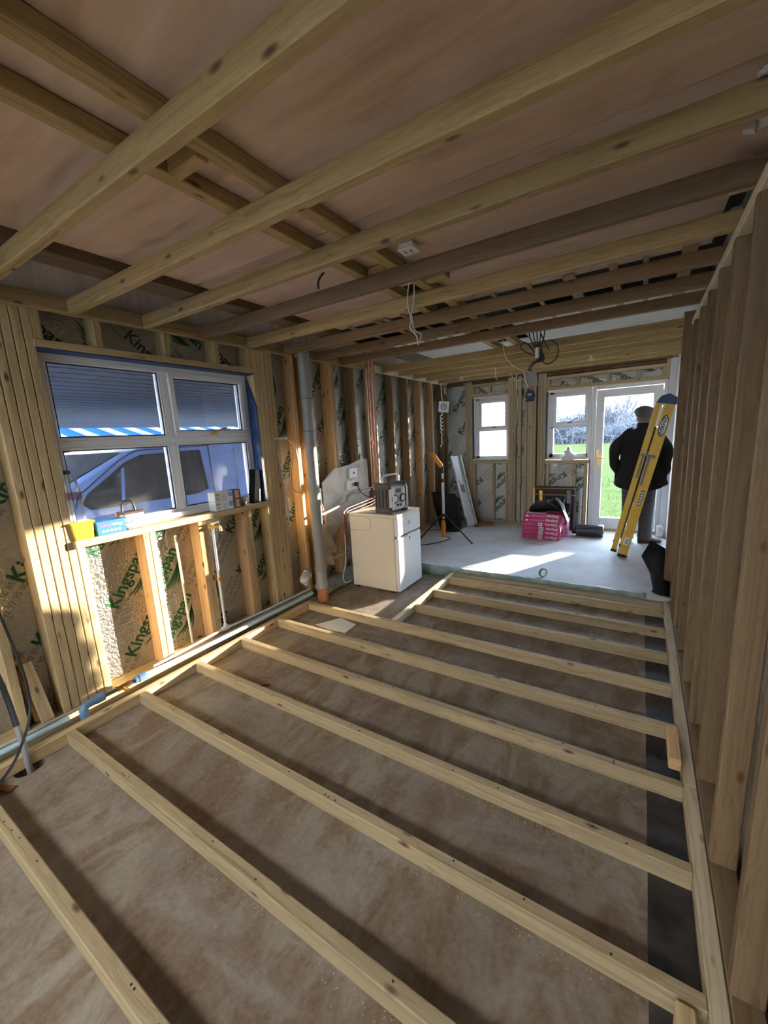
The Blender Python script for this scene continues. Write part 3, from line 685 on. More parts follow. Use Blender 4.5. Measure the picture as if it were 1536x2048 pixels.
hb = MB().box((2.124, q0-0.012, 1.045), (2.158, q0, 1.285)); hb.tube([(2.141, q0-0.012, 1.165), (2.141, q0-0.05, 1.165), (2.16, q0-0.056, 1.165), (2.26, q0-0.056, 1.162)], 0.009, 8)
hb.build('door_handle', BRASS, leaf, bevel=0.002)
for z in (0.35, 1.1, 1.95): MB().box((2.872, q0-0.014, z), (2.89, q0-0.0005, z+0.1)).build('hinge', UPVC, leaf, bevel=0.003)
MB().box((2.03, YF-0.03, 0.1005), (2.94, YF+0.02, 0.132)).build('threshold', GREYW, d1)
fp = MB().box((2.031, YF-0.005, 0.1), (2.041, YF+0.1, 1.147)).build('edge_strip', GREYSTRIP, d1)
# ================================================================== OUTSIDE
tag(MB().box((-7.0, YB-0.3, -0.3), (9.0, YB, 5.4)).build('wall_bounce', mk_speckle('bounce_cream', (0.68, 0.66, 0.62), (0.74, 0.72, 0.68), 8, 0.9), origin=(0,0,0)), 'added cream wall behind the camera bouncing sunlight into the room', kind='structure')  # unseen wall added to throw sunlight down through the roof opening
def mk_grass():
    m = base('meadow', (0.16, 0.30, 0.05), 0.9); t = m.node_tree; v, _ = objvec(t, False)
    a = noise(t, mapping(t, v, (0.25, 1.6, 1)), 1.0, 6, 0.65, 0.5); f = noise(t, v, 14, 5, 0.7)
    col = ramp(t, a, [(0.35, (0.022, 0.028, 0.009)), (0.55, (0.037, 0.043, 0.015)), (0.7, (0.055, 0.058, 0.026))])
    col = mixc(t, 0.4, col, ramp(t, f, [(0.35, (0.016, 0.024, 0.006)), (0.65, (0.06, 0.07, 0.026))]))
    t.links.new(col, t.nodes['Principled BSDF'].inputs['Base Color']); bump(t, f, 0.6, 0.05); return m
GRASS = mk_grass(); GRASS.node_tree.nodes['Principled BSDF'].inputs['Specular IOR Level'].default_value = 0.0
mb = MB(); nx, ny = 26, 30
def gz(x, y): return -0.12+0.0025*max(0, y-8)*0.4+0.03*math.sin(x*0.9+y*0.31)+0.03*math.sin(y*0.7-x*0.2)+max(0, y-28)*0.012
vs = []; ys = [6.9+(k/ny)**2*95 for k in range(ny+1)]; xs = [-60+120*i/nx for i in range(nx+1)]
for yy in ys:
    for xx in xs: vs.append((xx, yy, gz(xx, yy)))
mb.add(vs, [(j*(nx+1)+i, j*(nx+1)+i+1, (j+1)*(nx+1)+i+1, (j+1)*(nx+1)+i) for j in range(ny) for i in range(nx)])
tag(mb.build('ground_field', GRASS, origin=(0,0,0), smooth=True), 'sunlit green field rising to the trees', kind='structure')
mb = MB(); rg = random.Random(3)
for k in range(5200):
    yy = 7.2+9*rg.random()**1.5; xx = 2.5+(rg.random()-0.5)*(1.6+0.9*(yy-6.6)); z = gz(xx, yy)-0.01; a = rg.random()*PI; h = rg.uniform(0.05, 0.13); w = 0.008
    mb.add([(xx-w*math.cos(a), yy-w*math.sin(a), z), (xx+w*math.cos(a), yy+w*math.sin(a), z), (xx+rg.uniform(-.05,.05), yy+rg.uniform(-.05,.05), z+h)], [(0,1,2)])
tag(mb.build('meadow_grass', base('grass_blade', (0.038, 0.047, 0.016), 0.9, 0.0, **{'Specular IOR Level': 0.0}), origin=(0,0,0), fixn=False), 'rough grass growing just outside the glazed door', 'grass', kind='stuff')
BARK = base('winter_bark', (0.030, 0.030, 0.034), 0.95); TWIG = base('winter_twigs', (0.04, 0.044, 0.054), 0.95)
def bare_tree(x, y, h, seed, label, spread=0.55):
    rr = random.Random(seed); tr = MB(); tw = MB(); z0 = gz(x, y)
    def grow(p, d, l, r, lev):
        q = p+d*l
        (tr if lev < 3 else tw).tube([p, (p+q)/2+Vector((rr.uniform(-.04,.04)*l, rr.uniform(-.04,.04)*l, 0)), q], [r, r*0.82, r*0.65], 5 if lev < 3 else 3, 0, False)
        if lev >= 6: return
        for k in range(3 if lev < 5 else 2):
            nd = (d+Vector((rr.uniform(-1,1), rr.uniform(-1,1), rr.uniform(-0.25,0.65)))*spread*(1.0+0.12*lev)).normalized()
            grow(p+d*l*rr.uniform(0.65, 1.0), nd, l*rr.uniform(0.6, 0.82), r*0.6, lev+1)
    t = empty('bare_tree', (x, y, z0), label, 'tree', 'winter trees beyond the field')
    grow(Vector((x, y, z0-0.1)), Vector((rr.uniform(-.06,.06), 0, 1)).normalized(), h*0.27, h*0.022, 0)
    tr.build('trunk_and_boughs', BARK, t, fixn=False); tw.build('twigs', TWIG, t, fixn=False)
    return t
def at_y(u, y): return PY(y, u, 850).x
for i, (u, y, h, lb) in enumerate(((1122, 46, 5.6, 'wide bare tree seen through the upper pane beside the door'), (1150, 50, 4.6, 'low bare tree at the right edge of the pane beside the door'), (1185, 52, 4.2, 'bare tree hidden mostly by the door frame'),
        (1200, 49, 5.2, 'leftmost bare tree showing in the door glass'), (1243, 48, 8.0, 'tallest bare tree, centre of the door glass'), (1266, 62, 8.0, 'bare tree just left of the flat cap'), (1290, 52, 6.0, 'bare tree behind the flat cap'), (1100, 52, 4.4, 'bare tree at the left edge of the pane beside the door'), (980, 40, 5.0, 'bare tree behind the etched window'))):
    bare_tree(at_y(u, y), y, h, 11+i, lb)
def hedge(name, label, x0, x1, y, h, seed, n):
    rr = random.Random(seed); mb = MB()
    for k in range(n):
        x = rr.uniform(x0, x1); yy = y+rr.gauss(0, 0.7); z = gz(x, yy); hh = h*rr.uniform(0.5, 1.1)*(0.75+0.25*math.sin(x*0.7+seed))
        p = Vector((x, yy, z)); d = Vector((rr.gauss(0, 0.35), rr.gauss(0, 0.2), 1)); q = p+d*hh
        mb.tube([p, (p+q)/2+Vector((rr.gauss(0, 0.1), 0, 0)), q], [0.035, 0.03, 0.012], 3, 0, False)
        for j in range(4):
            a = p+d*hh*rr.uniform(0.3, 1); mb.tube([a, a+Vector((rr.gauss(0, 0.5), rr.gauss(0, 0.4), rr.uniform(0.1, 0.5)))], [0.03, 0.012], 3, 0, False)
    tag(mb.build(name, TWIG, origin=((x0+x1)/2, y, gz((x0+x1)/2, y)), fixn=False), label, 'hedge', kind='stuff')
hedge('winter_hedge', 'tangled leafless hedge along the far field edge', at_y(1060, 42), at_y(1330, 42), 42, 2.3, 5, 1500)
hedge('far_thicket', 'hazy grey thicket behind the field hedge', at_y(1060, 56), at_y(1330, 56), 56, 4.6, 9, 1500)
hedge('side_hedge', 'leafless hedge outside the etched window', at_y(900, 30), at_y(1040, 30), 30, 2.6, 15, 500)
# yard beside the house, canopy and the parked van
tag(MB().box((-30, -12, -0.35), (-0.46, 6.9, -0.2)).build('ground_yard', mk_speckle('tarmac', (0.10, 0.10, 0.10), (0.17, 0.165, 0.16), 12, 0.95), origin=(0,0,0)), 'tarmac yard outside the large window', kind='structure')
can = empty('canopy_roof', (-2.5, 2.5, 2.1), 'boarded canopy roof over the parked van', 'canopy')
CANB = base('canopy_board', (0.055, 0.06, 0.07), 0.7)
nb = 26
for k in range(nb):
    xa = -0.50-3.8*k/nb; xb = -0.50-3.8*(k+1)/nb+0.03; za = 2.32-0.34*k/nb; zb = 2.32-0.34*(k+1)/nb
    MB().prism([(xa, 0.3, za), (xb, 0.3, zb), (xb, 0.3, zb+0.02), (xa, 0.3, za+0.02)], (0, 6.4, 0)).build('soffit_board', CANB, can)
MB().prism([(-0.46, 0.3, 2.36), (-4.3, 0.3, 2.01), (-4.3, 0.3, 2.05), (-0.46, 0.3, 2.40)], (0, 6.4, 0)).build('roof_deck', FELT, can)
for yy in (0.4, 6.5): MB().box((-4.3, yy, -0.3), (-4.2, yy+0.1, 2.0)).build('post', UPVC, can)
bar = empty('barn', (-10, 5, -0.3), 'neighbouring shed with pale blue corrugated roof', 'shed')
BLUESHEET = base('blue_roof_sheet', (0.006, 0.022, 0.085), 0.8, 0.0, **{'Specular IOR Level': 0.0}); WHITERIB = base('white_roof_rib', (0.11, 0.13, 0.16), 0.7, 0.0, **{'Specular IOR Level': 0.0})
mb = MB().prism([(-7.4, -8, 1.86), (-11, -8, 2.72), (-11, -8, 2.76), (-7.4, -8, 1.90)], (0, 28, 0)); mb.build('roof', BLUESHEET, bar)
for k in range(46):
    yy = -7.8+k*0.6; MB().prism([(-7.38, yy, 1.90), (-11, yy, 2.765), (-11, yy, 2.82), (-7.38, yy, 1.955)], (0, 0.14, 0)).build('roof_rib', WHITERIB, bar)
MB().box((-10.8, -7.5, -0.3), (-7.7, 19.5, 1.9)).build('wall', base('shed_wall', (0.014, 0.018, 0.026), 0.9, 0.0, **{'Specular IOR Level': 0.0}), bar)
# van: near side at x = XV, nose towards -y
XV = -1.55; VW = 1.75; VAN = base('van_paint', (0.15, 0.26, 0.60), 0.28); VGLASS = base('van_tinted_glass', (0.035, 0.042, 0.05), 0.08)
van = empty('van', (XV-VW/2, 2.6, -0.2), 'pale panel van parked close outside the large window', 'van')
prof = [(-0.55, 0.35), (-0.62, 0.55), (-0.55, 0.85), (-0.35, 0.98), (0.60, 1.12), (1.22, 1.19), (2.02, 1.615), (2.35, 1.665), (4.7, 1.67), (4.78, 1.55), (4.82, 0.3), (4.75, 0.12), (3.95, 0.12), (3.9, 0.3), (3.75, 0.44), (3.5, 0.5), (3.25, 0.44), (3.1, 0.3), (3.05, 0.12), (0.75, 0.12), (0.7, 0.3), (0.55, 0.44), (0.3, 0.5), (0.05, 0.44), (-0.1, 0.3), (-0.15, 0.12), (-0.5, 0.12)]
mb = MB(); mb.prism([(XV, y_, z_) for y_, z_ in prof], (-VW, 0, 0)); mb.build('body', VAN, van, bevel=0.02)
# windscreen, side glass, pillars, cab interior through the glass
mb = MB().prism([(XV-0.09, 1.27, 1.222), (XV-0.09, 1.99, 1.605), (XV-0.09, 1.985, 1.613), (XV-0.09, 1.262, 1.232)], (-(VW-0.18), 0, 0)); mb.build('windscreen', VGLASS, van)
sg = [(1.58, 1.17), (1.63, 1.25), (1.98, 1.50), (2.14, 1.565), (2.78, 1.585), (2.83, 1.15), (2.7, 1.12), (1.64, 1.12)]
mb = MB().prism([(XV+0.004, y_, z_) for y_, z_ in sg], (-0.012, 0, 0)); swin = mb.build('side_window', VGLASS, van)
def strip(pts, w, x0, name, mat, parent, closed=False):
    m_ = MB(); P = [Vector((x0, a, b)) for a, b in pts]
    for a, b in zip(P, P[1:]+([P[0]] if closed else [])): m_.bar(a, b, w, 0.008, (1,0,0))
    return m_.build(name, mat, parent)
strip(sg, 0.022, XV+0.007, 'window_seal', BLACK, swin, True)
strip([(1.50, 1.10), (1.55, 1.25), (1.95, 1.55), (2.10, 1.62), (2.90, 1.635), (2.95, 0.25)], 0.008, XV+0.003, 'door_seam', BLACK, van)
MB().prism([(XV+0.006, 1.90, 1.13), (XV+0.006, 1.93, 1.13), (XV+0.006, 1.97, 1.47), (XV+0.006, 1.94, 1.46)], (-0.006, 0, 0)).build('quarter_bar', VAN, swin)
mb = MB(); mb.ball((XV+0.13, 1.50, 0.84), 0.09, 0.07, 0.09); mb.bar((XV, 1.54, 0.84), (XV+0.1, 1.50, 0.84), 0.05, 0.04); mb.build('wing_mirror', BLACK, van, smooth=True)
strip([(3.05, 1.52), (4.6, 1.52)], 0.02, XV+0.003, 'side_rib', VAN, van)
strip([(3.25, 1.60), (3.25, 0.55)], 0.012, XV+0.002, 'panel_seam', base('van_seam', (0.2, 0.25, 0.34), 0.5), van)
for yy in (0.3, 3.5):
    for xx in (XV-0.02, XV-VW+0.22):
        mb = MB().cyl((xx, yy, 0.12), (xx-0.2, yy, 0.12), 0.31, n=24); w_ = mb.build('wheel', BLACK, van, smooth=True)
        MB().cyl((xx+0.006, yy, 0.12), (xx-0.02, yy, 0.12), 0.18, n=20).build('hub_cap', ALU, w_, smooth=True)
# ================================================================== LEFT WALL SERVICES
def cable(name, pts, r, mat, label, cat='cable', k=6, group=None, n=6):
    mb = MB().tube(smoothpath(pts, k), r, n); return tag(mb.build(name, mat, smooth=True), label, cat, group)
# soil pipe
sp = empty('soil_pipe', (-0.035, 2.965, 0), 'grey plastic soil pipe standing in a terracotta socket', 'pipe')
px_, py_ = -0.035, 2.965
MB().lathe([(0.055, 0.12), (0.055, 2.60)], (px_, py_, 0), 24).build('pipe', PIPEGREY, sp, smooth=True)
MB().lathe([(0.064, 0.115), (0.064, 0.19), (0.058, 0.2), (0.057, 0.33), (0.062, 0.335), (0.062, 0.345), (0.056, 0.35)], (px_, py_, 0), 24).build('collar', PIPEGREY, sp, smooth=True)
MB().lathe([(0.058, 0.0), (0.058, 0.115), (0.066, 0.117), (0.066, 0.14)], (px_, py_, 0), 24).build('socket', PIPEORANGE, sp, smooth=True)
for z in (1.72, 2.02): MB().torus((px_, py_, z), 0.056, 0.004, n=24, k=6).build('clip', STEEL, sp, smooth=True)
# copper pipes in the corner behind the fridge
cp_ = empty('copper_pipes', (-0.12, 4.2, 0.8), 'bundle of copper pipes running up the wall behind the fridge', 'pipes')
for i in range(5):
    yy = 4.13+0.034*i; xx = -0.125+0.012*(i % 2); zb = 0.95-0.03*i
    pts = [(xx, yy, 2.64), (xx, yy, 1.6), (xx+0.004, yy-0.01, 1.5), (xx, yy, 1.4), (xx, yy, zb+0.06), (xx+0.03, yy+0.02, zb+0.01), (xx+0.07, yy+0.07, zb)]
    MB().tube(pts, 0.0095, 8).build('pipe', COPPER, cp_, smooth=True)
for i in range(3):
    z = 0.90-0.035*i
    MB().tube([(-0.08, 4.15, z+0.02), (-0.06, 4.0, z), (-0.05, 3.5, z-0.03), (-0.05, 3.42+0.02*i, z-0.06), (-0.05, 3.42+0.02*i, 0.45)], 0.009, 8).build('pipe', COPPER, cp_, smooth=True)
for i, z in enumerate((1.58, 1.54, 1.5, 1.22)):
    MB().cyl((-0.118, 4.14+0.034*i, z), (-0.118, 4.14+0.034*i, z+0.05), 0.0145, n=10).build('coupling', COPPER, cp_, smooth=True)
MB().tube([(-0.09, 4.26, 1.60), (-0.06, 4.28, 1.60), (-0.05, 4.36, 1.60)], 0.006, 6).build('valve_lever', CHROME, cp_)
# plaster remnant with two socket plates
mb = MB().prism([(-0.181, a, b) for a, b in ((3.27, 1.18), (3.40, 1.26), (3.48, 1.31), (3.75, 1.33), (4.0, 1.38), (4.12, 1.37), (4.12, 0.86), (3.9, 0.80), (3.72, 0.66), (3.55, 0.70), (3.40, 0.58), (3.32, 0.52), (3.27, 0.74))], (-0.018, 0, 0))
pr_ = tag(mb.build('plaster_remnant', PLASTER), 'ragged patch of old plaster left behind the pipes', 'plaster')
def faceplate(name, label, y0, y1, z0, z1, blk=False):
    t = empty(name, (-0.18, (y0+y1)/2, z0), label, 'socket')
    MB().box((-0.194, y0, z0), (-0.16, y1, z1)).build('back_box', WHITE, t, bevel=0.003)
    MB().box((-0.16, y0-0.004, z0-0.004), (-0.152, y1+0.004, z1+0.004)).build('face', WHITE, t, bevel=0.003)
    MB().box((-0.152, (y0+y1)/2-0.012, (z0+z1)/2-0.01), (-0.146, (y0+y1)/2+0.014, (z0+z1)/2+0.012)).build('rocker', GREYINK if blk else WHITE, t, bevel=0.002)
    return t
faceplate('switch_plate', 'upper white switch plate on the plaster patch', 3.72, 3.86, 1.18, 1.285, True)
fz = faceplate('wall_socket', 'lower white socket with a black plug on the plaster patch', 3.66, 3.82, 1.045, 1.145)
MB().box((-0.146, 3.77, 1.08), (-0.10, 3.815, 1.125)).build('plug', BLACK, fz, bevel=0.006)
cable('appliance_cable', [(-0.11, 3.795, 1.09), (-0.08, 3.82, 1.0), (-0.07, 3.95, 0.93), (0.05, 4.02, 0.90), (0.15, 3.98, 0.853)], 0.006, CABLEB, 'black flex from the wall socket behind the fridge')
cable('white_wall_cable', [(-0.14, 3.86, 1.15), (-0.11, 4.0, 1.03), (-0.09, 4.1, 1.05), (-0.085, 4.2, 1.12)], 0.005, CABLEW, 'pale cable looping from the switch plate to the pipes')
cable('waste_pipe', [(-0.10, 3.05, 0.86), (-0.10, 3.3, 0.89), (-0.11, 3.55, 0.93), (-0.12, 3.66, 0.99), (-0.12, 4.05, 1.0)], 0.014, PIPEGREY, 'thin grey waste pipe crossing the plaster patch', 'pipe', n=8)
db = MB().box((-0.24, 3.17, 0.93), (-0.185, 3.245, 1.13)); tag(db.build('steel_back_box', STEEL, bevel=0.004), 'rusty steel back box beside the soil pipe', 'back box')
for j in range(3):
    cable('stripped_wire', [(-0.185, 3.19+0.02*j, 0.96), (-0.15, 3.16+0.03*j, 0.90-0.02*j), (-0.14, 3.2+0.02*j, 0.84), (-0.16, 3.15+0.03*j, 0.78)], 0.004, COPPER, ('left', 'middle', 'right')[j]+' bare wire curling out of the steel back box', group='wires under the back box')
# crumpled plastic sheeting beside the pipe
mb = MB(); rr = random.Random(4); rows = []
for i in range(10):
    z = 0.30+0.05*i; row = []
    for j in range(6): row.append((-0.11+0.05*math.sin(i*1.3+j*1.9)+rr.uniform(-.015,.015), 3.08+0.035*j*(1.25-0.07*abs(i-4))+0.02*math.sin(i), z+rr.uniform(-.01,.01)))
    rows.append(row)
mb.add([p for r_ in rows for p in r_], [(i*6+j, i*6+j+1, (i+1)*6+j+1, (i+1)*6+j) for i in range(9) for j in range(5)])
o = mb.build('plastic_sheeting', base('milky_plastic', (0.60, 0.55, 0.46), 0.35), smooth=True, angle=25); tag(o, 'crumpled milky plastic stuffed beside the soil pipe', 'plastic sheet')
sm = o.modifiers.new('thick', 'SOLIDIFY'); sm.thickness = 0.002
mb = MB(); rr = random.Random(8); L = []
for k in range(9):
    t = k/8; r_ = 0.012+0.05*math.sin(PI*(0.1+0.85*t)); L.append(((-0.15+rr.uniform(-.008,.008), 2.86+rr.uniform(-.012,.012), 0.19+0.15*t), (r_*0.55, rr.uniform(-.012,.012), rr.uniform(-.01,.01)), (rr.uniform(-.01,.01), r_*rr.uniform(0.9,1.4), rr.uniform(-.015,.015))))
mb.rings(L, 9)
tag(mb.build('crumpled_paper', PLASTER, smooth=True, angle=20), 'crumpled paper wedged left of the soil pipe foot', 'paper')
# pipes along the floor at the left wall
cable('pale_blue_pipe', [(-0.105, -0.8, 0.10), (-0.10, 0.3, 0.098), (-0.095, 0.76, 0.098)], 0.016, PIPECYAN, 'pale blue water pipe left of the elbow along the sole plate', 'pipe', n=10)
cable('grey_heating_pipe', [(-0.15, -0.8, 0.10), (-0.15, 0.4, 0.10), (-0.15, 1.2, 0.098), (-0.14, 2.0, 0.098), (-0.13, 2.9, 0.098)], 0.011, CABLEG, 'thin grey pipe lying along the sole plate', 'pipe', n=8)
bl_ = empty('blue_elbow_pipe', (-0.07, 0.84, 0.0), 'blue water pipe with compression elbow rising from the slab', 'pipe')
MB().tube([(-0.078, 0.83, -0.0), (-0.078, 0.83, 0.09)], 0.0165, 12).build('riser', PIPEBLUE, bl_, smooth=True)
MB().tube([(-0.078, 0.83, 0.05), (-0.078, 0.83, 0.115), (-0.08, 0.845, 0.132), (-0.082, 0.865, 0.134), (-0.083, 0.90, 0.134)], 0.024, 12).build('elbow', base('blue_fitting', (0.13, 0.24, 0.36), 0.4), bl_, smooth=True)
for a, b, r in ((0.898, 0.945, 0.027), (1.13, 1.155, 0.024), (1.155, 1.20, 0.027)): MB().cyl((-0.084, a, 0.133), (-0.084, b, 0.133), r, n=14).build('compression_nut', base('blue_fitting', (0, 0, 0)), bl_, smooth=True)
MB().tube([(-0.084, 0.945, 0.133), (-0.084, 1.02, 0.133), (-0.082, 1.13, 0.131)], 0.014, 10).build('spigot', STEEL, bl_, smooth=True)
mb = MB().cyl((-0.084, 1.02, 0.133), (-0.084, 1.10, 0.133), 0.02, n=10); mb.cyl((-0.084, 1.055, 0.13), (-0.03, 1.06, 0.12), 0.012, n=8); mb.build('stop_valve', BRASS, bl_, smooth=True)
MB().tube(smoothpath([(-0.084, 1.2, 0.132), (-0.08, 1.6, 0.118), (-0.075, 2.2, 0.112), (-0.07, 2.85, 0.11)]), 0.0165, 10).build('run', PIPECYAN, bl_, smooth=True)
# vertical supply to the tap below the window
sv = empty('supply_pipe', (-0.185, 1.89, 0.1), 'white water pipe running from floor to the brass tap under the window', 'pipe')
MB().tube([(-0.178, 1.905, 0.14), (-0.178, 1.905, 1.0)], 0.0105, 10).build('riser', PIPEWHITE, sv, smooth=True)
MB().tube(smoothpath([(-0.178, 1.905, 0.135), (-0.172, 2.1, 0.125), (-0.165, 2.5, 0.12), (-0.16, 2.9, 0.118)]), 0.0105, 10).build('run', PIPEWHITE, sv, smooth=True)
MB().tube([(-0.178, 1.89, 0.135), (-0.172, 1.6, 0.125), (-0.165, 1.30, 0.118)], 0.0105, 10).build('run', PIPEWHITE, sv, smooth=True)
mb = MB().cyl((-0.178, 1.87, 0.135), (-0.178, 1.94, 0.135), 0.018, n=10); mb.cyl((-0.178, 1.905, 0.12), (-0.178, 1.905, 0.17), 0.018, n=10); mb.build('tee', PIPEWHITE, sv, smooth=True)
MB().cyl((-0.178, 1.905, 0.55), (-0.178, 1.905, 0.575), 0.016, n=10).build('band', ORANGEP, sv, smooth=True)
mb = MB().cyl((-0.178, 1.905, 0.98), (-0.178, 1.905, 1.03), 0.016, n=10); mb.cyl((-0.19, 1.88, 1.0), (-0.12, 1.93, 1.0), 0.012, n=8); mb.bar((-0.15, 1.87, 1.03), (-0.15, 1.95, 1.035), 0.012, 0.01); mb.cyl((-0.12, 1.93, 1.0), (-0.115, 1.935, 0.965), 0.011, n=8)
mb.build('tap', BRASS, sv, smooth=True)
MB().box((-0.197, 1.93, 1.0), (-0.19, 1.99, 1.055)).build('tape_patch', GREENMEM, sv)
cable('bay_pipe', [(-0.27, 1.66, 0.10), (-0.27, 1.655, 0.5), (-0.27, 1.648, 0.98)], 0.009, PIPEWHITE, 'white pipe standing in the bay left of the tap', 'pipe', n=8)
# cables by the soil pipe
cable('looped_cable', [(-0.19, 2.65, 1.66), (-0.17, 2.76, 1.66), (-0.15, 2.86, 1.60), (-0.15, 2.90, 1.45), (-0.16, 2.905, 1.15)], 0.005, CABLEW, 'pale cable arching left of the soil pipe')
cable('looped_flex', [(-0.17, 2.90, 1.13), (-0.15, 2.80, 1.17), (-0.14, 2.77, 1.30), (-0.15, 2.83, 1.48), (-0.16, 2.86, 1.56)], 0.006, CABLEG, 'grey flex looping beside the soil pipe')
cable('dangling_flex', [(-0.19, 2.69, 1.55), (-0.15, 2.68, 1.3), (-0.14, 2.69, 1.08), (-0.15, 2.71, 0.95), (-0.16, 2.70, 0.86)], 0.006, CABLEG, 'grey flex dangling over the right stud pack')
tag(MB().box((-0.235, 2.735, 1.655), (-0.215, 2.85, 1.675)).build('cable_clip', WHITE, bevel=0.003), 'white plastic strip holding the arching cable', 'cable clip')
mb = MB().cyl((-0.195, 2.93, 1.12), (-0.15, 2.93, 1.12), 0.014, n=10); mb.cyl((-0.165, 2.93, 1.09), (-0.165, 2.93, 1.16), 0.01, n=8); mb.cyl((-0.165, 2.905, 1.12), (-0.165, 2.96, 1.12), 0.009, n=8)
tag(mb.build('isolating_valve', BRASS, smooth=True), 'small brass valve left of the soil pipe', 'valve')
# cables and pipe at the far left
cable('black_flex', [(-0.17, 0.55, 1.5), (-0.155, 0.555, 1.1), (-0.16, 0.595, 0.75), (-0.13, 0.62, 0.45), (-0.09, 0.60, 0.25), (0.02, 0.51, 0.14), (0.10, 0.42, 0.085), (0.16, 0.30, 0.055)], 0.007, CABLEB, 'black flex hanging down the left stud to the floor')
cable('black_duct', [(-0.17, 0.50, 0.95), (-0.15, 0.51, 0.62), (-0.12, 0.53, 0.38), (-0.06, 0.53, 0.22)], 0.013, CABLEB, 'thick black sleeve above the grey drain pipe', n=8)
cable('drain_pipe', [(-0.06, 0.53, 0.22), (-0.03, 0.53, 0.15), (0.0, 0.527, 0.08), (0.006, 0.526, -0.08)], 0.014, PIPEGREY, 'grey pipe dropping into the round hole in the slab', 'pipe', n=8)
cable('cable_coil', [(-0.15, 0.50, 1.06), (-0.12, 0.56, 1.05), (-0.11, 0.57, 0.99), (-0.13, 0.52, 0.95), (-0.15, 0.47, 0.99), (-0.13, 0.50, 1.06), (-0.12, 0.55, 1.03), (-0.14, 0.56, 0.97)], 0.009, CABLEW, 'small coil of white cable at the left picture edge')
of = empty('timber_offcut', (-0.24, 0.67, ZSP), 'short timber offcut leaning in the bay left of the window', 'offcut')
rodtimber('offcut', (-0.215, 0.695, ZSP+0.002), (-0.26, 0.66, 0.465), 0.06, 0.045, TIMBER, of, (1,0,0))
rodtimber('offcut', (-0.26, 0.672, ZSP+0.002), (-0.285, 0.64, 0.49), 0.05, 0.03, ORANGE, of, (1,0,0))
for i, (a, b) in enumerate((((0.03, 0.39, 0.006), (0.12, 0.43, 0.006)), ((0.555, 1.62, 0.005), (0.60, 1.66, 0.005)))):
    tag(rodtimber('wood_chip', a, b, 0.035 if i == 0 else 0.02, 0.01, REDWOOD), ('red-brown wood chip on the slab at the left edge', 'small red-brown wood chip near the third batten')[i], 'wood chip')
# ================================================================== THINGS ON THE WINDOW BOARD
ZW = 1.108
yt = empty('yellow_tub', (-0.235, 1.04, ZW), 'yellow plastic tub under the water bottle', 'tub')
mb = MB(); mb.prism([(-0.275, 0.995, ZW), (-0.275, 1.095, ZW), (-0.275, 1.105, ZW+0.1), (-0.275, 0.985, ZW+0.1)], (0.09, 0, 0)); mb.build('tub', YELLOW, yt, bevel=0.005)
MB().box((-0.282, 0.98, ZW+0.098), (-0.178, 1.11, ZW+0.11)).build('rim', YELLOW, yt, bevel=0.003)
MB().box((-0.1845, 0.99, ZW+0.048), (-0.183, 1.10, ZW+0.052)).build('seam', ORANGEP, yt)
wb = empty('water_bottle', (-0.232, 1.035, ZW+0.11), 'large clear water bottle standing on the yellow tub', 'bottle')
bz = ZW+0.1105
MB().lathe([(0.046, 0), (0.05, 0.01), (0.049, 0.05), (0.051, 0.055), (0.049, 0.09), (0.051, 0.095), (0.049, 0.13), (0.05, 0.17), (0.048, 0.21), (0.036, 0.26), (0.018, 0.29), (0.016, 0.305)], (-0.232, 1.035, bz), 20).build('bottle_body', PETGLASS, wb, smooth=True)
MB().lathe([(0.019, 0.29), (0.019, 0.312)], (-0.232, 1.035, bz), 16).build('cap', BLACK, wb, smooth=True)
MB().lathe([(0.0515, 0.135), (0.0515, 0.18)], (-0.232, 1.035, bz), 20, cap=False).build('label', mk_glass('pink_film', (0.85, 0.62, 0.64)), wb, smooth=True)
bb = empty('blue_fixings_box', (-0.23, 1.20, ZW), 'blue card box with pink and white lettering', 'box')
MB().box((-0.27, 1.118, ZW), (-0.188, 1.285, ZW+0.088)).build('box', BLUEBOX, bb, bevel=0.002)
mb = MB(); addtext(mb, 'olympic', (-0.1872, 1.175, ZW+0.06), (0,1,0), (0,0,1), 0.026, 0, True); addtext(mb, 'fixings', (-0.1872, 1.238, ZW+0.06), (0,1,0), (0,0,1), 0.026, 1, True)
for k in range(5):
    c = Vector((-0.1872, 1.15+0.024*k, ZW+0.024)); mb.add([c+Vector((0,-.011,0)), c+Vector((0,0,-.011)), c+Vector((0,.011,0)), c+Vector((0,0,.011))], [(0,1,2,3)], 1)
mb.build('printed_lettering', [PINK, WHITEINK], bb, fixn=False)
ct = empty('screw_tub', (-0.24, 1.355, ZW), 'clear tub of screws with brown handled lid', 'tub')
MB().prism([(-0.285, 1.30, ZW), (-0.285, 1.41, ZW), (-0.285, 1.418, ZW+0.105), (-0.285, 1.292, ZW+0.105)], (0.09, 0, 0)).build('tub_wall', PETGLASS, ct, bevel=0.004)
mb = MB(); rr = random.Random(2)
for k in range(70):
    p = Vector((rr.uniform(-.275,-.205), rr.uniform(1.31,1.40), ZW+rr.uniform(.01,.08))); d = Vector((rr.gauss(0,1), rr.gauss(0,1), rr.gauss(0,.5))).normalized()*0.012; mb.cyl(p-d, p+d, 0.003, n=5)
s_ = mb.build('screws', CHROME, ct); s_['kind'] = 'stuff'
TANB = base('brown_lid', (0.07, 0.035, 0.02), 0.5)
MB().box((-0.292, 1.285, ZW+0.105), (-0.188, 1.425, ZW+0.118)).build('lid', TANB, ct, bevel=0.004)
MB().tube([(-0.24, 1.30, ZW+0.118), (-0.24, 1.305, ZW+0.175), (-0.24, 1.32, ZW+0.19), (-0.24, 1.36, ZW+0.187), (-0.24, 1.375, ZW+0.175), (-0.24, 1.385, ZW+0.118)], 0.007, 8).build('handle', TANB, ct, smooth=True)
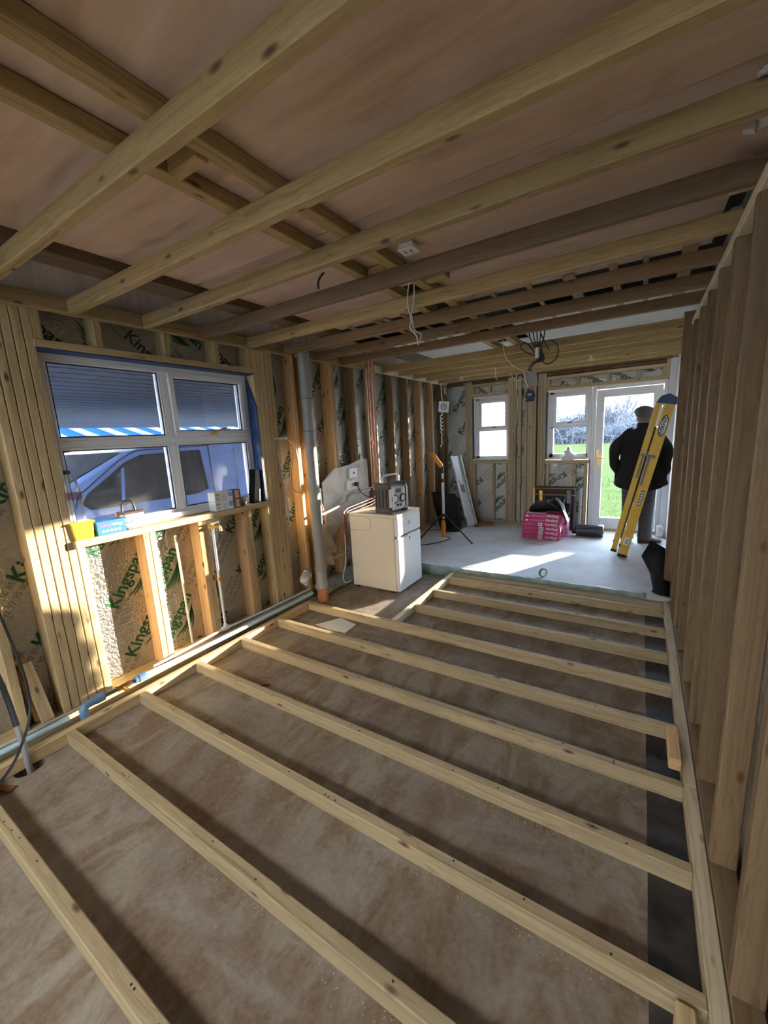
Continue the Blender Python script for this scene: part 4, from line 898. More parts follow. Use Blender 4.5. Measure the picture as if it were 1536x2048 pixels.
MB().box((-0.30, 1.28, ZW+0.08), (-0.275, 1.30, ZW+0.11)).build('catch', ORANGEP, ct)
PALEBOX = base('pale_card', (0.66, 0.66, 0.62), 0.6); BROWNBOX = base('dark_brown_card', (0.09, 0.06, 0.055), 0.6)
CYAN = base('blue_print', (0.05, 0.28, 0.55), 0.6); MUST = base('mustard_print', (0.55, 0.38, 0.02), 0.6); ORP = base('orange_print', (0.82, 0.34, 0.18), 0.6)
for k in range(2):
    z = ZW+0.076*k
    t = empty('small_card_box', (-0.235, 2.04, z), ('lower', 'upper')[k]+' pale card box with blue picture on the window board', 'box', 'pale boxes on the window board')
    MB().box((-0.275, 1.965, z+0.0005), (-0.185, 2.135, z+0.075)).build('box', PALEBOX, t, bevel=0.002)
    mb = MB()
    def pt(y0, y1, z0, z1, mi): mb.add([(-0.1842, y0, z+z0), (-0.1842, y1, z+z0), (-0.1842, y1, z+z1), (-0.1842, y0, z+z1)], [(0,1,2,3)], mi)
    pt(1.972, 2.012, .045, .064, 0); pt(2.092, 2.128, .030, .066, 1)
    for j in range(5): pt(2.03, 2.03+0.045-0.006*(j % 2), .012+.010*j, .015+.010*j, 2)
    for j in range(2): pt(1.975, 2.01, .015+.012*j, .02+.012*j, 2)
    mb.build('print', [MUST, CYAN, GREYINK], t, fixn=False)
    t = empty('small_brown_box', (-0.235, 2.175, z), ('lower', 'upper')[k]+' dark brown card box with orange squares', 'box', 'brown boxes on the window board')
    MB().box((-0.28, 2.137, z+0.0005), (-0.187, 2.215, z+0.075)).build('box', BROWNBOX, t, bevel=0.002)
    mb = MB()
    for j in range(2):
        pt2 = [(-0.1862, 2.16, z+.008+.033*j), (-0.1862, 2.195, z+.008+.033*j), (-0.1862, 2.195, z+.036+.033*j), (-0.1862, 2.16, z+.036+.033*j)]; mb.add(pt2, [(0,1,2,3)], 0)
        addtext(mb, '*', (-0.1856, 2.178, z+.018+.033*j), (0,1,0), (0,0,1), 0.03, 1)
    mb.build('print', [ORP, BLACKINK], t, fixn=False)
t = empty('plastic_cup', (-0.24, 2.285, ZW), 'shallow clear plastic cup beside the brown boxes', 'cup')
MB().lathe([(0.018, 0.0), (0.02, 0.03), (0.045, 0.05), (0.05, 0.075), (0.047, 0.075), (0.04, 0.052), (0.01, 0.04)], (-0.24, 2.285, ZW+0.0005), 18).build('cup', WHITE, t, smooth=True)
MB().lathe([(0.0485, 0.07), (0.0515, 0.073), (0.0515, 0.078), (0.0485, 0.079)], (-0.24, 2.285, ZW+0.0005), 18).build('rim', PETGLASS, t, smooth=True)
t = empty('black_gutter_piece', (-0.25, 2.42, ZW), 'black plastic channel standing at the right end of the window board', 'plastic channel')
mb = MB().prism([(-0.285, 2.36, ZW), (-0.285, 2.455, ZW), (-0.285, 2.465, ZW+0.29), (-0.285, 2.415, ZW+0.30)], (0.075, 0, 0)); mb.build('channel', base('matt_black_plastic', (0.008, 0.008, 0.009), 0.95, 0.0, **{'Specular IOR Level': 0.05}), t, bevel=0.006)
MB().prism([(-0.209, 2.425, ZW+0.01), (-0.209, 2.435, ZW+0.01), (-0.209, 2.448, ZW+0.12), (-0.209, 2.44, ZW+0.12)], (0.003, 0, 0)).build('edge_strip', WHITE, t)
# ================================================================== FRIDGE AND RADIO
fx0, fx1, fy0, fy1, fh = 0.03, 0.635, 3.41, 3.905, 0.845
fr = empty('fridge', ((fx0+fx1)/2, (fy0+fy1)/2, 0), 'white under-counter fridge with scuffed cream side', 'fridge')
MB().box((fx0, fy0, 0.025), (fx1-0.045, fy1, fh-0.03)).build('body', CREAM, fr, bevel=0.006)
MB().box((fx0, fy0-0.004, fh-0.03), (fx1, fy1+0.004, fh)).build('worktop', CREAM, fr, bevel=0.006)
dr = MB().box((fx1-0.043, fy0, 0.03), (fx1, fy1, 0.60)).build('door', base('cool_white_enamel', (0.74, 0.76, 0.78), 0.3), fr, bevel=0.007)
MB().box((fx1-0.043, fy0, 0.622), (fx1, fy1, fh-0.033)).build('upper_panel', base('cool_white_enamel', (0, 0, 0)), fr, bevel=0.006)
MB().box((fx1-0.04, fy0+0.005, 0.601), (fx1-0.012, fy1-0.005, 0.621)).build('grip_recess', GREYSTRIP, fr)
MB().box((fx1-0.002, fy0+0.18, 0.595), (fx1+0.012, fy0+0.33, 0.612)).build('grip', WHITE, dr, bevel=0.004)
MB().cyl((fx1-0.002, fy0+0.25, 0.73), (fx1+0.006, fy0+0.25, 0.73), 0.02, n=16).build('badge', ALU, fr, smooth=True)
MB().box((fx1, fy0+0.23, 0.55), (fx1+0.004, fy0+0.245, 0.575)).build('keyhole', BLACK, dr)
for a in (fx0+0.04, fx1-0.1):
    for b in (fy0+0.04, fy1-0.06): MB().cyl((a, b, 0), (a, b, 0.03), 0.02, n=10).build('foot', BLACK, fr)
mb = MB(); mb.box((fx0-0.002, fy0-0.0015, 0.66), (fx0+0.10, fy0, 0.664), 0)
arc = [(fx0+0.02+0.20+0.06*math.cos(t), fy0-0.003, 0.735+0.075*math.sin(t)) for t in [PI/2-PI*k/12 for k in range(13)]]
mb.tube([(fx0, fy0-0.003, 0.81)]+arc+[(fx0, fy0-0.003, 0.66)], 0.0018, 5)
mb.build('cable_trace', CABLEG, fr); 
# site radio
ra = empty('site_radio', (0.47, 3.60, fh), 'rugged grey jobsite radio on the fridge', 'radio')
def RX(x, y, z):
    a = D(-8); x, y, z = x*1.15, y*1.15, z*1.13; return Vector((0.47+x*math.cos(a)-y*math.sin(a), 3.60+x*math.sin(a)+y*math.cos(a), fh+z))
def rbox(a, b, nm, mt, par, bev=0.006):
    mb = MB(); c = [(p+q)/2 for p, q in zip(a, b)]; h = [abs(q-p)/2 for p, q in zip(a, b)]; o0 = RX(0,0,0)
    mb.obox(RX(*c), (RX(1,0,0)-o0)*h[0], (RX(0,1,0)-o0)*h[1], Vector((0,0,1.13))*h[2]); return mb.build(nm, mt, par, bevel=bev)
SILV = base('silver_plastic', (0.74, 0.75, 0.76), 0.4)
rbox((-0.085, -0.115, 0.02), (0.075, 0.115, 0.245), 'housing', SILV, ra, 0.02)
for zz in (0.0, 0.225): rbox((-0.10, -0.135, zz), (0.085, -0.09, zz+0.055), 'corner_bumper', DARKGREY, ra, 0.012); rbox((-0.10, 0.09, zz), (0.085, 0.135, zz+0.055), 'corner_bumper', DARKGREY, ra, 0.012)
rbox((-0.095, -0.128, 0.05), (0.06, -0.112, 0.23), 'side_bumper', DARKGREY, ra, 0.005)
for k in range(4): rbox((-0.088+0.04*k, -0.134, 0.06), (-0.074+0.04*k, -0.127, 0.22), 'rib', BLACK, ra, 0.002)
for k, yy in enumerate((-0.055, 0.055)):
    c = RX(0.078, yy, 0.13); n_ = (RX(1,0,0)-RX(0,0,0)).normalized()
    sp_ = MB().cyl(c, c+n_*0.008, 0.046, 0.044, 20).build('speaker_ring', BLACK, ra, smooth=True)
    MB().ball(c+n_*0.006, 0.012, 0.034, 0.034).build('speaker_cone', SILV, sp_, smooth=True)
rbox((0.076, -0.035, 0.185), (0.082, 0.035, 0.22), 'display', BLACK, ra, 0.002)
for yy in (-0.02, 0.02): rbox((0.076, yy-0.01, 0.06), (0.09, yy+0.01, 0.08), 'knob', BLACK, ra, 0.004)
hp = [RX(-0.01, -0.115, 0.26), RX(-0.01, -0.115, 0.325), RX(-0.01, -0.09, 0.345), RX(-0.01, 0.09, 0.345), RX(-0.01, 0.115, 0.325), RX(-0.01, 0.115, 0.26)]
MB().tube(hp, 0.012, 10).build('handle', SILV, ra, smooth=True)
hp = [RX(0.078, -0.10, 0.03), RX(0.10, -0.10, 0.05), RX(0.10, -0.10, 0.22), RX(0.085, -0.10, 0.25)]
MB().tube(hp, 0.009, 8).build('roll_bar', SILV, ra, smooth=True)
hp = [RX(0.078, 0.10, 0.03), RX(0.10, 0.10, 0.05), RX(0.10, 0.10, 0.22), RX(0.085, 0.10, 0.25)]
MB().tube(hp, 0.009, 8).build('roll_bar', SILV, ra, smooth=True)
tag(MB().box((-0.13, 3.24, 0.36), (-0.07, 3.46, 0.385)).build('slat_offcut', PALE, bevel=0.003), 'short pale slat sticking out left of the fridge', 'offcut')
cable('fridge_flex', [(-0.02, 3.38, 0.6), (-0.03, 3.37, 0.3), (-0.05, 3.33, 0.12), (-0.02, 3.34, 0.06), (0.01, 3.39, 0.07)], 0.006, CABLEW, 'white flex hanging down beside the fridge')
# ragged membrane edge of the raised screed
mb = MB(); rr = random.Random(12); top = []; mid = []; bot = []
for k in range(61):
    x = -0.15+2.93*k/60; w = 0.06*rr.random()
    top.append((x, 4.16+w, 0.1025)); mid.append((x, 4.127-0.006*rr.random(), 0.112+0.008*rr.random())); bot.append((x, 4.121-0.004*rr.random(), 0.004))
mb.add(top+mid+bot, [(i+r_*61, i+1+r_*61, i+1+(r_+1)*61, i+(r_+1)*61) for r_ in range(2) for i in range(60)])
o = tag(mb.build('membrane_edge', GREENMEM, smooth=True), 'ragged blue-green membrane edge along the raised screed', 'membrane'); sm = o.modifiers.new('t', 'SOLIDIFY'); sm.thickness = 0.003; sm.offset = 1
mb = MB(); rr = random.Random(5); a_ = []; b_ = []
for k in range(20):
    y_ = 3.0+0.058*k; a_.append((-0.185, y_, 0.105+0.02*rr.random())); b_.append((-0.12+0.09*(k/20)+0.03*rr.random(), y_, 0.008))
mb.add(a_+b_, [(i, i+1, 21+i, 20+i) for i in range(19)])
o = tag(mb.build('membrane_upstand', GREENMEM, smooth=True), 'green membrane turned up the wall left of the fridge', 'membrane'); sm = o.modifiers.new('t', 'SOLIDIFY'); sm.thickness = 0.003
# bitumen strip, paper, tape, block, sawdust
mb = MB(); rr = random.Random(6); P = []; Q = []
for k in range(41):
    y_ = -0.6+4.66*k/40; P.append((2.772+0.004*rr.random(), y_, 0.0025)); Q.append((2.9035, y_, 0.0025))
mb.add(P+Q, [(i, i+1, 42+i, 41+i) for i in range(40)]); o = tag(mb.build('bitumen_strip', BITUMEN), 'black bitumen strip along the slab under the right rail', 'strip'); sm = o.modifiers.new('t', 'SOLIDIFY'); sm.thickness = 0.002
pp = [(0.275, 2.49), (0.40, 2.70), (0.61, 2.655), (0.615, 2.485), (0.45, 2.47)]
tag(MB().prism([(a, b, 0.001) for a, b in pp], (0, 0, 0.002)).build('paper_sheet', PAPER), 'white paper sheet lying on the slab between battens', 'paper')
tr_ = empty('tape_roll', (1.87, 4.26, 0.1), 'roll of green tape standing on the screed edge', 'tape')
c = Vector((1.87, 4.26, 0.147)); ax_ = Vector((0.75, -0.65, 0)).normalized()
mb = MB(); a = ax_.orthogonal().normalized(); b = ax_.cross(a); n = 28; vs = []
for (r_, s_) in ((0.045, -.012), (0.045, .012), (0.037, .012), (0.037, -.012)):
    for k in range(n): t = 2*PI*k/n; vs.append(c+(a*math.cos(t)+b*math.sin(t))*r_+ax_*s_)
mb.add(vs, [(q*n+k, q*n+(k+1) % n, ((q+1) % 4)*n+(k+1) % n, ((q+1) % 4)*n+k) for q in range(4) for k in range(n)])
mb.build('tape', base('green_tape', (0.10, 0.22, 0.07), 0.5), tr_, smooth=True)
mb = MB(); vs = []
for (r_, s_) in ((0.0368, -.013), (0.0368, .013), (0.034, .013), (0.034, -.013)):
    for k in range(n): t = 2*PI*k/n; vs.append(c+(a*math.cos(t)+b*math.sin(t))*r_+ax_*s_)
mb.add(vs, [(q*n+k, q*n+(k+1) % n, ((q+1) % 4)*n+(k+1) % n, ((q+1) % 4)*n+k) for q in range(4) for k in range(n)]); mb.build('core', PAPER, tr_, smooth=True)
tag(timber('timber_block', (2.855, 2.02, 0.06), (2.9035, 2.27, 0.118), 'y', ORANGE), 'short timber block fixed beside the right rail', 'block')
tag(timber('timber_stub', (2.83, 0.98, 0.0), (2.875, 1.09, 0.088), 'y', TIMBER), 'short timber stub at the bottom right corner', 'block')
mb = MB(); rr = random.Random(21)
for k in range(1600):
    i = rr.choice((1, 2, 3, 4, 5, 6)); x = rr.uniform(0.1, 2.85); y_ = 0.3054+0.4*i-abs(rr.gauss(0, 0.03))-0.004; s = rr.uniform(0.0007, 0.0026); a = rr.random()*PI
    if rr.random() < 0.35: x = rr.gauss(2.3, 0.25)
    x = min(max(x, 0.05), 2.86); z = 0.003
    mb.add([(x-s*1.8*math.cos(a), y_-s*1.8*math.sin(a), z), (x+s*math.sin(a), y_-s*math.cos(a), z+s*0.6), (x+s*1.8*math.cos(a), y_+s*1.8*math.sin(a), z), (x-s*math.sin(a), y_+s*math.cos(a), z+s)], [(0,1,2), (0,2,3), (0,1,3), (1,2,3)])
tag(mb.build('sawdust', SAWDUST, fixn=False), 'sawdust and shavings scattered along the battens', 'sawdust', kind='stuff')
# black membrane against the door post
mb = MB(); pts = [[(2.795, 4.42, 0.545), (2.86, 4.36, 0.52), (2.90, 4.345, 0.50), (2.95, 4.33, 0.47)], [(2.725, 4.34, 0.405), (2.80, 4.30, 0.38), (2.875, 4.325, 0.36), (2.955, 4.31, 0.34)],
   [(2.80, 4.30, 0.26), (2.84, 4.24, 0.24), (2.885, 4.25, 0.22), (2.96, 4.255, 0.2)], [(2.83, 4.27, 0.12), (2.855, 4.21, 0.115), (2.89, 4.20, 0.112), (2.96, 4.20, 0.108)], [(2.82, 4.24, 0.104), (2.86, 4.19, 0.104), (2.90, 4.175, 0.104), (2.96, 4.17, 0.104)]]
mb.add([p for r_ in pts for p in r_], [(i*4+j, i*4+j+1, i*4+j+5, i*4+j+4) for i in range(4) for j in range(3)])
o = tag(mb.build('black_membrane', BLACKSHEET, smooth=True, angle=60), 'folded black plastic sheet propped at the door post', 'plastic sheet'); sm = o.modifiers.new('t', 'SOLIDIFY'); sm.thickness = 0.004
# ================================================================== FAR ROOM THINGS
# magenta tile boxes
def tilebox(x0, y0, z0, k, rear=False):
    nm = ('bottom', 'second', 'third', 'fourth', 'fifth', 'top')[k]
    if rear: lab = nm+' pink tile box of the shorter stack behind'
    else: lab = nm+' magenta tile box in the front stack'
    w, d, h = 0.495, 0.25, 0.0605
    t = empty('tile_box', (x0+w/2, y0+d/2, z0), lab, 'box', 'stacked tile boxes')
    MB().box((x0, y0, z0+0.0004), (x0+w, y0+d, z0+h)).build('carton', MAGENTA2 if rear else MAGENTA, t, bevel=0.003)
    mb = MB(); yy = y0-0.001
    def rc(a0, a1, b0, b1, mi): mb.add([(x0+a0, yy, z0+b0), (x0+a1, yy, z0+b0), (x0+a1, yy, z0+b1), (x0+a0, yy, z0+b1)], [(0,1,2,3)], mi)
    addtext(mb, 'Hartford', (x0+0.385, yy, z0+0.036), (1,0,0), (0,0,1), 0.043, 0, True)
    for j in range(2): rc(0.41, 0.47, 0.008+0.006*j, 0.010+0.006*j, 0)
    if k >= 4 and not rear:
        mb.add([(x0+0.03, yy, z0+0.015), (x0+0.08, yy, z0+0.015), (x0+0.055, yy, z0+0.045)], [(0,1,2)], 0); rc(0.10, 0.29, 0.022, 0.036, 1)
    else:
        rc(0.215, 0.27, 0.006, 0.056, 0); rc(0.228, 0.257, 0.022, 0.04, 2)
        for j in range(3): rc(0.02, 0.10+0.03*j, 0.014+0.013*j, 0.017+0.013*j, 1)
    mb.build('printed_lettering', [WHITEINK, MAGENTA2, BLACKINK], t, fixn=False)
    return t
for k in range(6): tilebox(1.298+0.006*((k*7) % 3-1), 5.78+0.004*(k % 2), ZF+0.0605*k, k)
for k in range(4): tilebox(1.345+0.005*(k % 2), 6.045+0.004*(k % 3), ZF+0.0605*k, k, True)
tp = MB().box((1.34, 5.80, ZF+0.0605*6+0.001), (1.60, 5.98, ZF+0.0605*6+0.012)); tag(tp.build('sample_tile', ALU, bevel=0.002), 'grey tile lying on the magenta boxes', 'tile')
# black bag on the boxes
zt = ZF+0.0605*6
bgm = MB(); L = []
for k in range(15):
    t = k/14; x = 1.37+0.50*t; hgt = 0.02+0.058*(math.sin(PI*t)**0.6)*(1+0.4*math.sin(10*t+1)); dz = 0.0 if t < 0.85 else -(t-0.85)*0.9
    L.append(((x, 5.95+0.03*math.sin(5*t), zt+0.016+hgt+dz), (0.014*math.sin(9*t), 0.10+0.03*math.sin(7*t), 0.02*math.sin(11*t)), (0, 0.012*math.sin(6*t), hgt)))
bgm.rings(L, 14); rr = random.Random(14)
for v_ in bgm.v: v_ += Vector((rr.uniform(-.008, .008), rr.uniform(-.012, .004), rr.uniform(-.004, .016) if v_.z > zt+0.03 else 0))
bg_ = empty('black_bag', (1.62, 5.94, zt), 'slumped black bag on top of the magenta boxes', 'bag')
bgm.build('bag_body', BLACKSHEET, bg_, smooth=True, angle=70)
MB().tube(smoothpath([(1.50, 5.85, zt+0.10), (1.58, 5.83, zt+0.15), (1.70, 5.84, zt+0.11), (1.82, 5.86, zt+0.02), (1.87, 5.85, zt-0.08)]), 0.009, 8).build('strap', BLACK, bg_, smooth=True)
MB().tube(smoothpath([(1.66, 5.88, zt+0.14), (1.78, 5.87, zt+0.06), (1.845, 5.84, zt-0.05), (1.85, 5.83, zt-0.15)]), 0.009, 8).build('strap', BLACK, bg_, smooth=True)
MB().box((1.60, 5.86, zt+0.165), (1.63, 5.875, zt+0.182)).build('red_label', base('red_tag', (0.6, 0.05, 0.03), 0.5), bg_)
bt = empty('milk_bottle', (1.84, 6.12, ZF+0.2425), 'small clear bottle leaning behind the black bag', 'bottle')
MB().rings([((1.80+0.05*t, 6.14, ZF+0.2425+0.42*t), (r_, 0, 0), (0, r_, 0)) for t, r_ in ((0, .05), (.05, .055), (.55, .055), (.75, .045), (.9, .018), (1, .018))], 14).build('bottle_body', mk_glass('milky_clear', (0.80, 0.78, 0.86)), bt, smooth=True)
# clear tile sheet in front
tag(MB().prism([(1.40, 5.62, ZF+0.001), (1.60, 5.48, ZF+0.001), (1.74, 5.66, ZF+0.001), (1.56, 5.77, ZF+0.001)], (0, 0, 0.012)).build('loose_tile', base('pale_tile', (0.62, 0.58, 0.55), 0.35), bevel=0.002), 'loose pale tile lying in front of the magenta boxes', 'tile')
# black roll
rl = empty('black_roll', (2.12, 6.13, ZF), 'dark grey boxy roll lying in front of the door', 'roll')
MB().rings([((1.955, 6.16, ZF+0.085), (0, .075, 0), (0, 0, .082)), ((1.96, 6.16, ZF+0.085), (0, .09, 0), (0, 0, .084)), ((2.285, 6.19, ZF+0.085), (0, .09, 0), (0, 0, .084)), ((2.29, 6.19, ZF+0.085), (0, .075, 0), (0, 0, .078))], 18).build('roll', base('slate_plastic', (0.045, 0.055, 0.06), 0.3), rl, smooth=True)
MB().cyl((1.90, 6.16, ZF+0.08), (1.956, 6.16, ZF+0.08), 0.05, n=14).build('end_cap', BLACK, rl, smooth=True)
# black fire surround with brass trim under window_3
gx0, gx1, gy = 1.30, 1.93, 6.40
gu = empty('fireguard', ((gx0+gx1)/2, gy, ZF), 'black hearth screen with brass rails under the window', 'fire screen')
MB().box((gx0+0.01, gy+0.05, ZF), (gx1-0.05, gy+0.09, 0.76)).build('back_panel', BLACK, gu, bevel=0.004)
MB().box((gx0, gy, ZF), (gx0+0.025, gy+0.09, 0.74)).build('side_post', BRASS, gu, bevel=0.003)
MB().box((gx1-0.06, gy, ZF), (gx1-0.035, gy+0.09, 0.74)).build('side_post', STEEL, gu, bevel=0.003)
for z in (0.64, 0.735): MB().cyl((gx0, gy, z), (gx1-0.03, gy, z), 0.008, n=8).build('rail', BRASS, gu, smooth=True)
for x in (gx0+0.09, gx1-0.15): MB().box((x, gy-0.005, 0.52), (x+0.05, gy+0.05, 0.70)).build('plate', BRASS if x < 1.5 else PALEBOX, gu, bevel=0.003)
for k in range(9): MB().cyl((gx0+0.06+0.055*k, gy+0.02, 0.15), (gx0+0.06+0.055*k, gy+0.02, 0.63), 0.004, n=6).build('bar', STEEL, gu)
for x in (1.945, 1.962): cable('copper_tail', [(x, 6.46, ZF+0.06), (x, 6.47, 0.4), (x+0.005, 6.48, 0.74)], 0.008, PIPEWHITE, ('left' if x < 1.95 else 'right')+' pale heating pipe tail right of the hearth screen', 'pipe', group='pipe tails at the hearth screen', n=8)
cable('white_loop_cable', [(1.44, 6.585, 1.0), (1.40, 6.56, 0.85), (1.40, 6.53, 0.80), (1.44, 6.50, 0.775)], 0.005, CABLEW, 'pale cable drooping onto the hearth screen')
# plastic bag on the sill of window_3
mb = MB(); rr = random.Random(31)
L = []
for k in range(7):
    t = k/6; r_ = 0.10*(1-t*0.75)+0.012*rr.uniform(-1, 1); L.append(((1.76+0.02*rr.uniform(-1,1), 6.60, 1.1425+0.20*t), (r_, 0.01*rr.uniform(-1,1), 0), (0, min(r_, 0.028), 0.02*rr.uniform(-1,1))))
mb.rings(L, 11)
tag(mb.build('plastic_bag', base('clear_bag', (0.75, 0.76, 0.80), 0.2), smooth=True, angle=20), 'crumpled clear plastic bag on the sill beside the door', 'bag')
# tripod work light
tl = empty('tripod_worklight', (0.31, 5.26, ZF), 'orange work light on an aluminium and black tripod', 'work light')
tx, ty = 0.31, 5.26
MB().lathe([(0.022, 0.32), (0.022, 0.85)], (tx, ty, ZF), 14).build('lower_tube', ALU, tl, smooth=True)
MB().lathe([(0.026, 0.85), (0.026, 0.90)], (tx, ty, ZF), 14).build('clamp', BLACK, tl, smooth=True)
MB().lathe([(0.016, 0.90), (0.016, 1.00)], (tx, ty, ZF), 14).build('upper_tube', ALU, tl, smooth=True)
MB().lathe([(0.022, 0.98), (0.024, 1.05), (0.016, 1.08)], (tx, ty, ZF), 14).build('neck', BLACK, tl, smooth=True)
MB().lathe([(0.034, 0.36), (0.034, 0.40)], (tx, ty, ZF), 14).build('hub', BLACK, tl, smooth=True)
for ang in (D(232), D(-8), D(110)):
    R0 = 0.45; e_ = (tx+R0*math.cos(ang), ty+R0*math.sin(ang), ZF+0.012)
    lg = MB().tube([(tx+0.03*math.cos(ang), ty+0.03*math.sin(ang), ZF+0.38), e_], 0.011, 8).build('leg', BLACK, tl, smooth=True)
    MB().ball((e_[0], e_[1], ZF+0.014), 0.017, 0.017, 0.014, 10, 6).build('rubber_foot', DARKGREY, lg, smooth=True)
    MB().tube([(tx, ty, ZF+0.16), (tx+0.25*math.cos(ang), ty+0.25*math.sin(ang), ZF+0.185)], 0.006, 6).build('brace', BLACK, lg, smooth=True)
c = Vector((tx-0.075, ty-0.02, 1.265)); n_ = Vector((0.70, 0.42, 0.55)).normalized(); u_ = Vector((0.5, 0.15, -0.75)); u_ = (u_-n_*u_.dot(n_)).normalized(); w_ = n_.cross(u_)
MB().rings([(c-n_*0.03, u_*0.09, w_*0.06), (c-n_*0.02, u_*0.125, w_*0.085), (c+n_*0.02, u_*0.13, w_*0.09), (c+n_*0.028, u_*0.115, w_*0.078)], 22).build('lamp_head', ORANGEP, tl, smooth=True)
MB().rings([(c+n_*0.028, u_*0.113, w_*0.076), (c+n_*0.032, u_*0.108, w_*0.07)], 22).build('lens', base('amber_lens', (0.85, 0.42, 0.06), 0.3), tl, smooth=True)
mb = MB().rings([((tx+0.01, ty-0.03, ZF+0.06), (.028, 0, 0), (0, .022, 0)), ((tx+0.01, ty-0.03, ZF+0.2), (.032, 0, 0), (0, .024, 0)), ((tx+0.01, ty-0.03, ZF+0.25), (.038, 0, 0), (0, .026, 0)), ((tx, ty-0.01, ZF+0.30), (.02, 0, 0), (0, .018, 0))], 10); mb.build('battery_pack', ORANGEP, tl, smooth=True)
MB().tube(smoothpath([(0.31, 5.20, ZF+0.07), (0.36, 5.36, ZF+0.012), (0.32, 5.15, ZF+0.008), (0.20, 4.95, ZF+0.008), (0.05, 4.85, ZF+0.008), (-0.1, 5.0, ZF+0.008)]), 0.006, 6).build('flex', CABLEB, tl, smooth=True)
# black rubble sack
L = []
for k, (z, x0, x1, dy) in enumerate(((0.002, 0.04, 0.33, 0.08), (0.03, 0.0, 0.345, 0.10), (0.25, -0.06, 0.33, 0.10), (0.45, -0.12, 0.31, 0.09), (0.56, -0.15, 0.30, 0.07), (0.60, -0.155, 0.27, 0.045), (0.605, -0.14, 0.25, 0.02))):
    L.append((((x0+x1)/2, 5.84+0.01*math.sin(k*2), ZF+z), ((x1-x0)/2, 0.02*math.sin(k*3), 0.02*math.sin(k)), (0, dy, 0)))
tag(MB().rings(L, 16).build('rubble_sack', BLACKSHEET, smooth=True, angle=60), 'black rubble sack leaning on the wall behind the work light', 'sack')
# folded aluminium platform leaning in the corner
fp_ = empty('folded_platform', (0.30, 6.25, ZF), 'folded aluminium work platform leaning in the far corner', 'platform')
p0 = Vector((0.345, 6.22, ZF)); p1 = Vector((-0.01, 6.44, 1.24)); d_ = (p1-p0).normalized(); wv = Vector((0.55, 0.75, 0)); wv = (wv-d_*wv.dot(d_)).normalized(); nv = d_.cross(wv); Ln = (p1-p0).length
cc = p0+d_*Ln/2+wv*0.03
MB().obox(cc, d_*Ln/2, wv*0.075, nv*0.012).build('deck', ALU, fp_, bevel=0.003)
for s in (-1, 1): MB().obox(cc+wv*0.085*s-nv*0.015, d_*Ln/2, wv*0.010, nv*0.035).build('side_rail', ALU, fp_, bevel=0.003)
for k in range(3): MB().obox(p0+d_*Ln*0.53+wv*(0.0+0.025*k)+nv*0.0135*(-1)+nv*0.0, d_*0.07, wv*0.006, nv*0.002).build('slot', BLACK, fp_)
for k in range(3): MB().obox(p0+d_*Ln*0.53+wv*(0.0+0.025*k)-nv*(-0.0135), d_*0.07, wv*0.006, nv*0.002).build('slot', BLACK, fp_)
for f in (0.18, 0.32, 0.62, 0.85): MB().obox(p0+d_*Ln*f-wv*0.07-nv*0.04, d_*0.03, wv*0.03, nv*0.015).build('latch', STEEL if f == 0.62 else WHITE, fp_, bevel=0.003)
MB().obox(p0+d_*Ln*0.45-wv*0.08-nv*0.06, d_*Ln*0.33, wv*0.016, nv*0.016).build('folded_leg', ALU, fp_, bevel=0.003)
MB().obox(p0+d_*Ln*0.72-wv*0.08-nv*0.06+d_*0.14, d_*Ln*0.16, wv*0.016, nv*0.016).build('folded_leg', ALU, fp_, bevel=0.003)
tag(rodtimber('leaning_batten', (0.42, 6.42, ZF+0.002), (0.07, 6.545, 1.02), 0.035, 0.07, OLD), 'dark batten leaning behind the folded platform', 'batten')
hb_ = empty('hand_brush', (0.50, 6.26, ZF), 'dark hand brush lying at the foot of the far wall', 'brush')
rodtimber('brush_head', (0.44, 6.22, ZF+0.03), (0.55, 6.32, ZF+0.045), 0.05, 0.03, REDWOOD, hb_); rodtimber('bristles', (0.445, 6.20, ZF+0.014), (0.555, 6.30, ZF+0.02), 0.055, 0.026, BROWN, hb_)
rodtimber('brush_handle', (0.55, 6.32, ZF+0.045), (0.64, 6.42, ZF+0.05), 0.025, 0.02, REDWOOD, hb_)
tag(MB().prism([(0.56, 6.36, ZF+0.001), (0.655, 6.37, ZF+0.001), (0.69, 6.46, ZF+0.001), (0.63, 6.47, ZF+0.001)], (0, 0, 0.035)).build('brick_piece', PIPEORANGE, bevel=0.004), 'broken orange brick piece beside the hand brush', 'brick')
# small back box by the door at the right
tag(MB().box((2.90, 6.40, ZF), (2.98, 6.50, ZF+0.16)).build('dusty_can', PLASTER, bevel=0.02), 'dusty square can on the floor right of the door', 'can')
# far wall bits
nb_ = empty('blue_back_box', (1.20, YF, 2.06), 'round blue plastic box fixed high on the far wall', 'electrical box')
mb = MB().cyl((1.195, YF+0.019, 2.125), (1.195, YF-0.045, 2.125), 0.072, 0.068, 12); mb.build('shell', BLUEMEM, nb_, smooth=True)
for k in range(7): MB().box((1.135+0.018*k, YF-0.05, 2.04), (1.147+0.018*k, YF-0.03, 2.07)).build('tab', BLUEMEM, nb_)
MB().ball((1.195, YF-0.046, 2.14), 0.035, 0.012, 0.018).build('window_slot', ALU, nb_, smooth=True)
tag(MB().box((-0.198, 6.52, 2.28), (-0.17, 6.585, 2.39)).build('white_junction_box', WHITE, bevel=0.004), 'small white box near the far left ceiling corner', 'electrical box')
sg_ = empty('hanging_card', (-0.10, 6.25, 1.95), 'white card with a dark ring emblem hanging over the coiled cable', 'card')
cc = Vector((-0.06, 6.20, 2.05)); ex_ = Vector((0.78, 0.62, -0.10)).normalized(); ey_ = Vector((0.13, 0.0, 1)); ey_ = (ey_-ex_*ey_.dot(ex_)).normalized(); nn = ex_.cross(ey_)
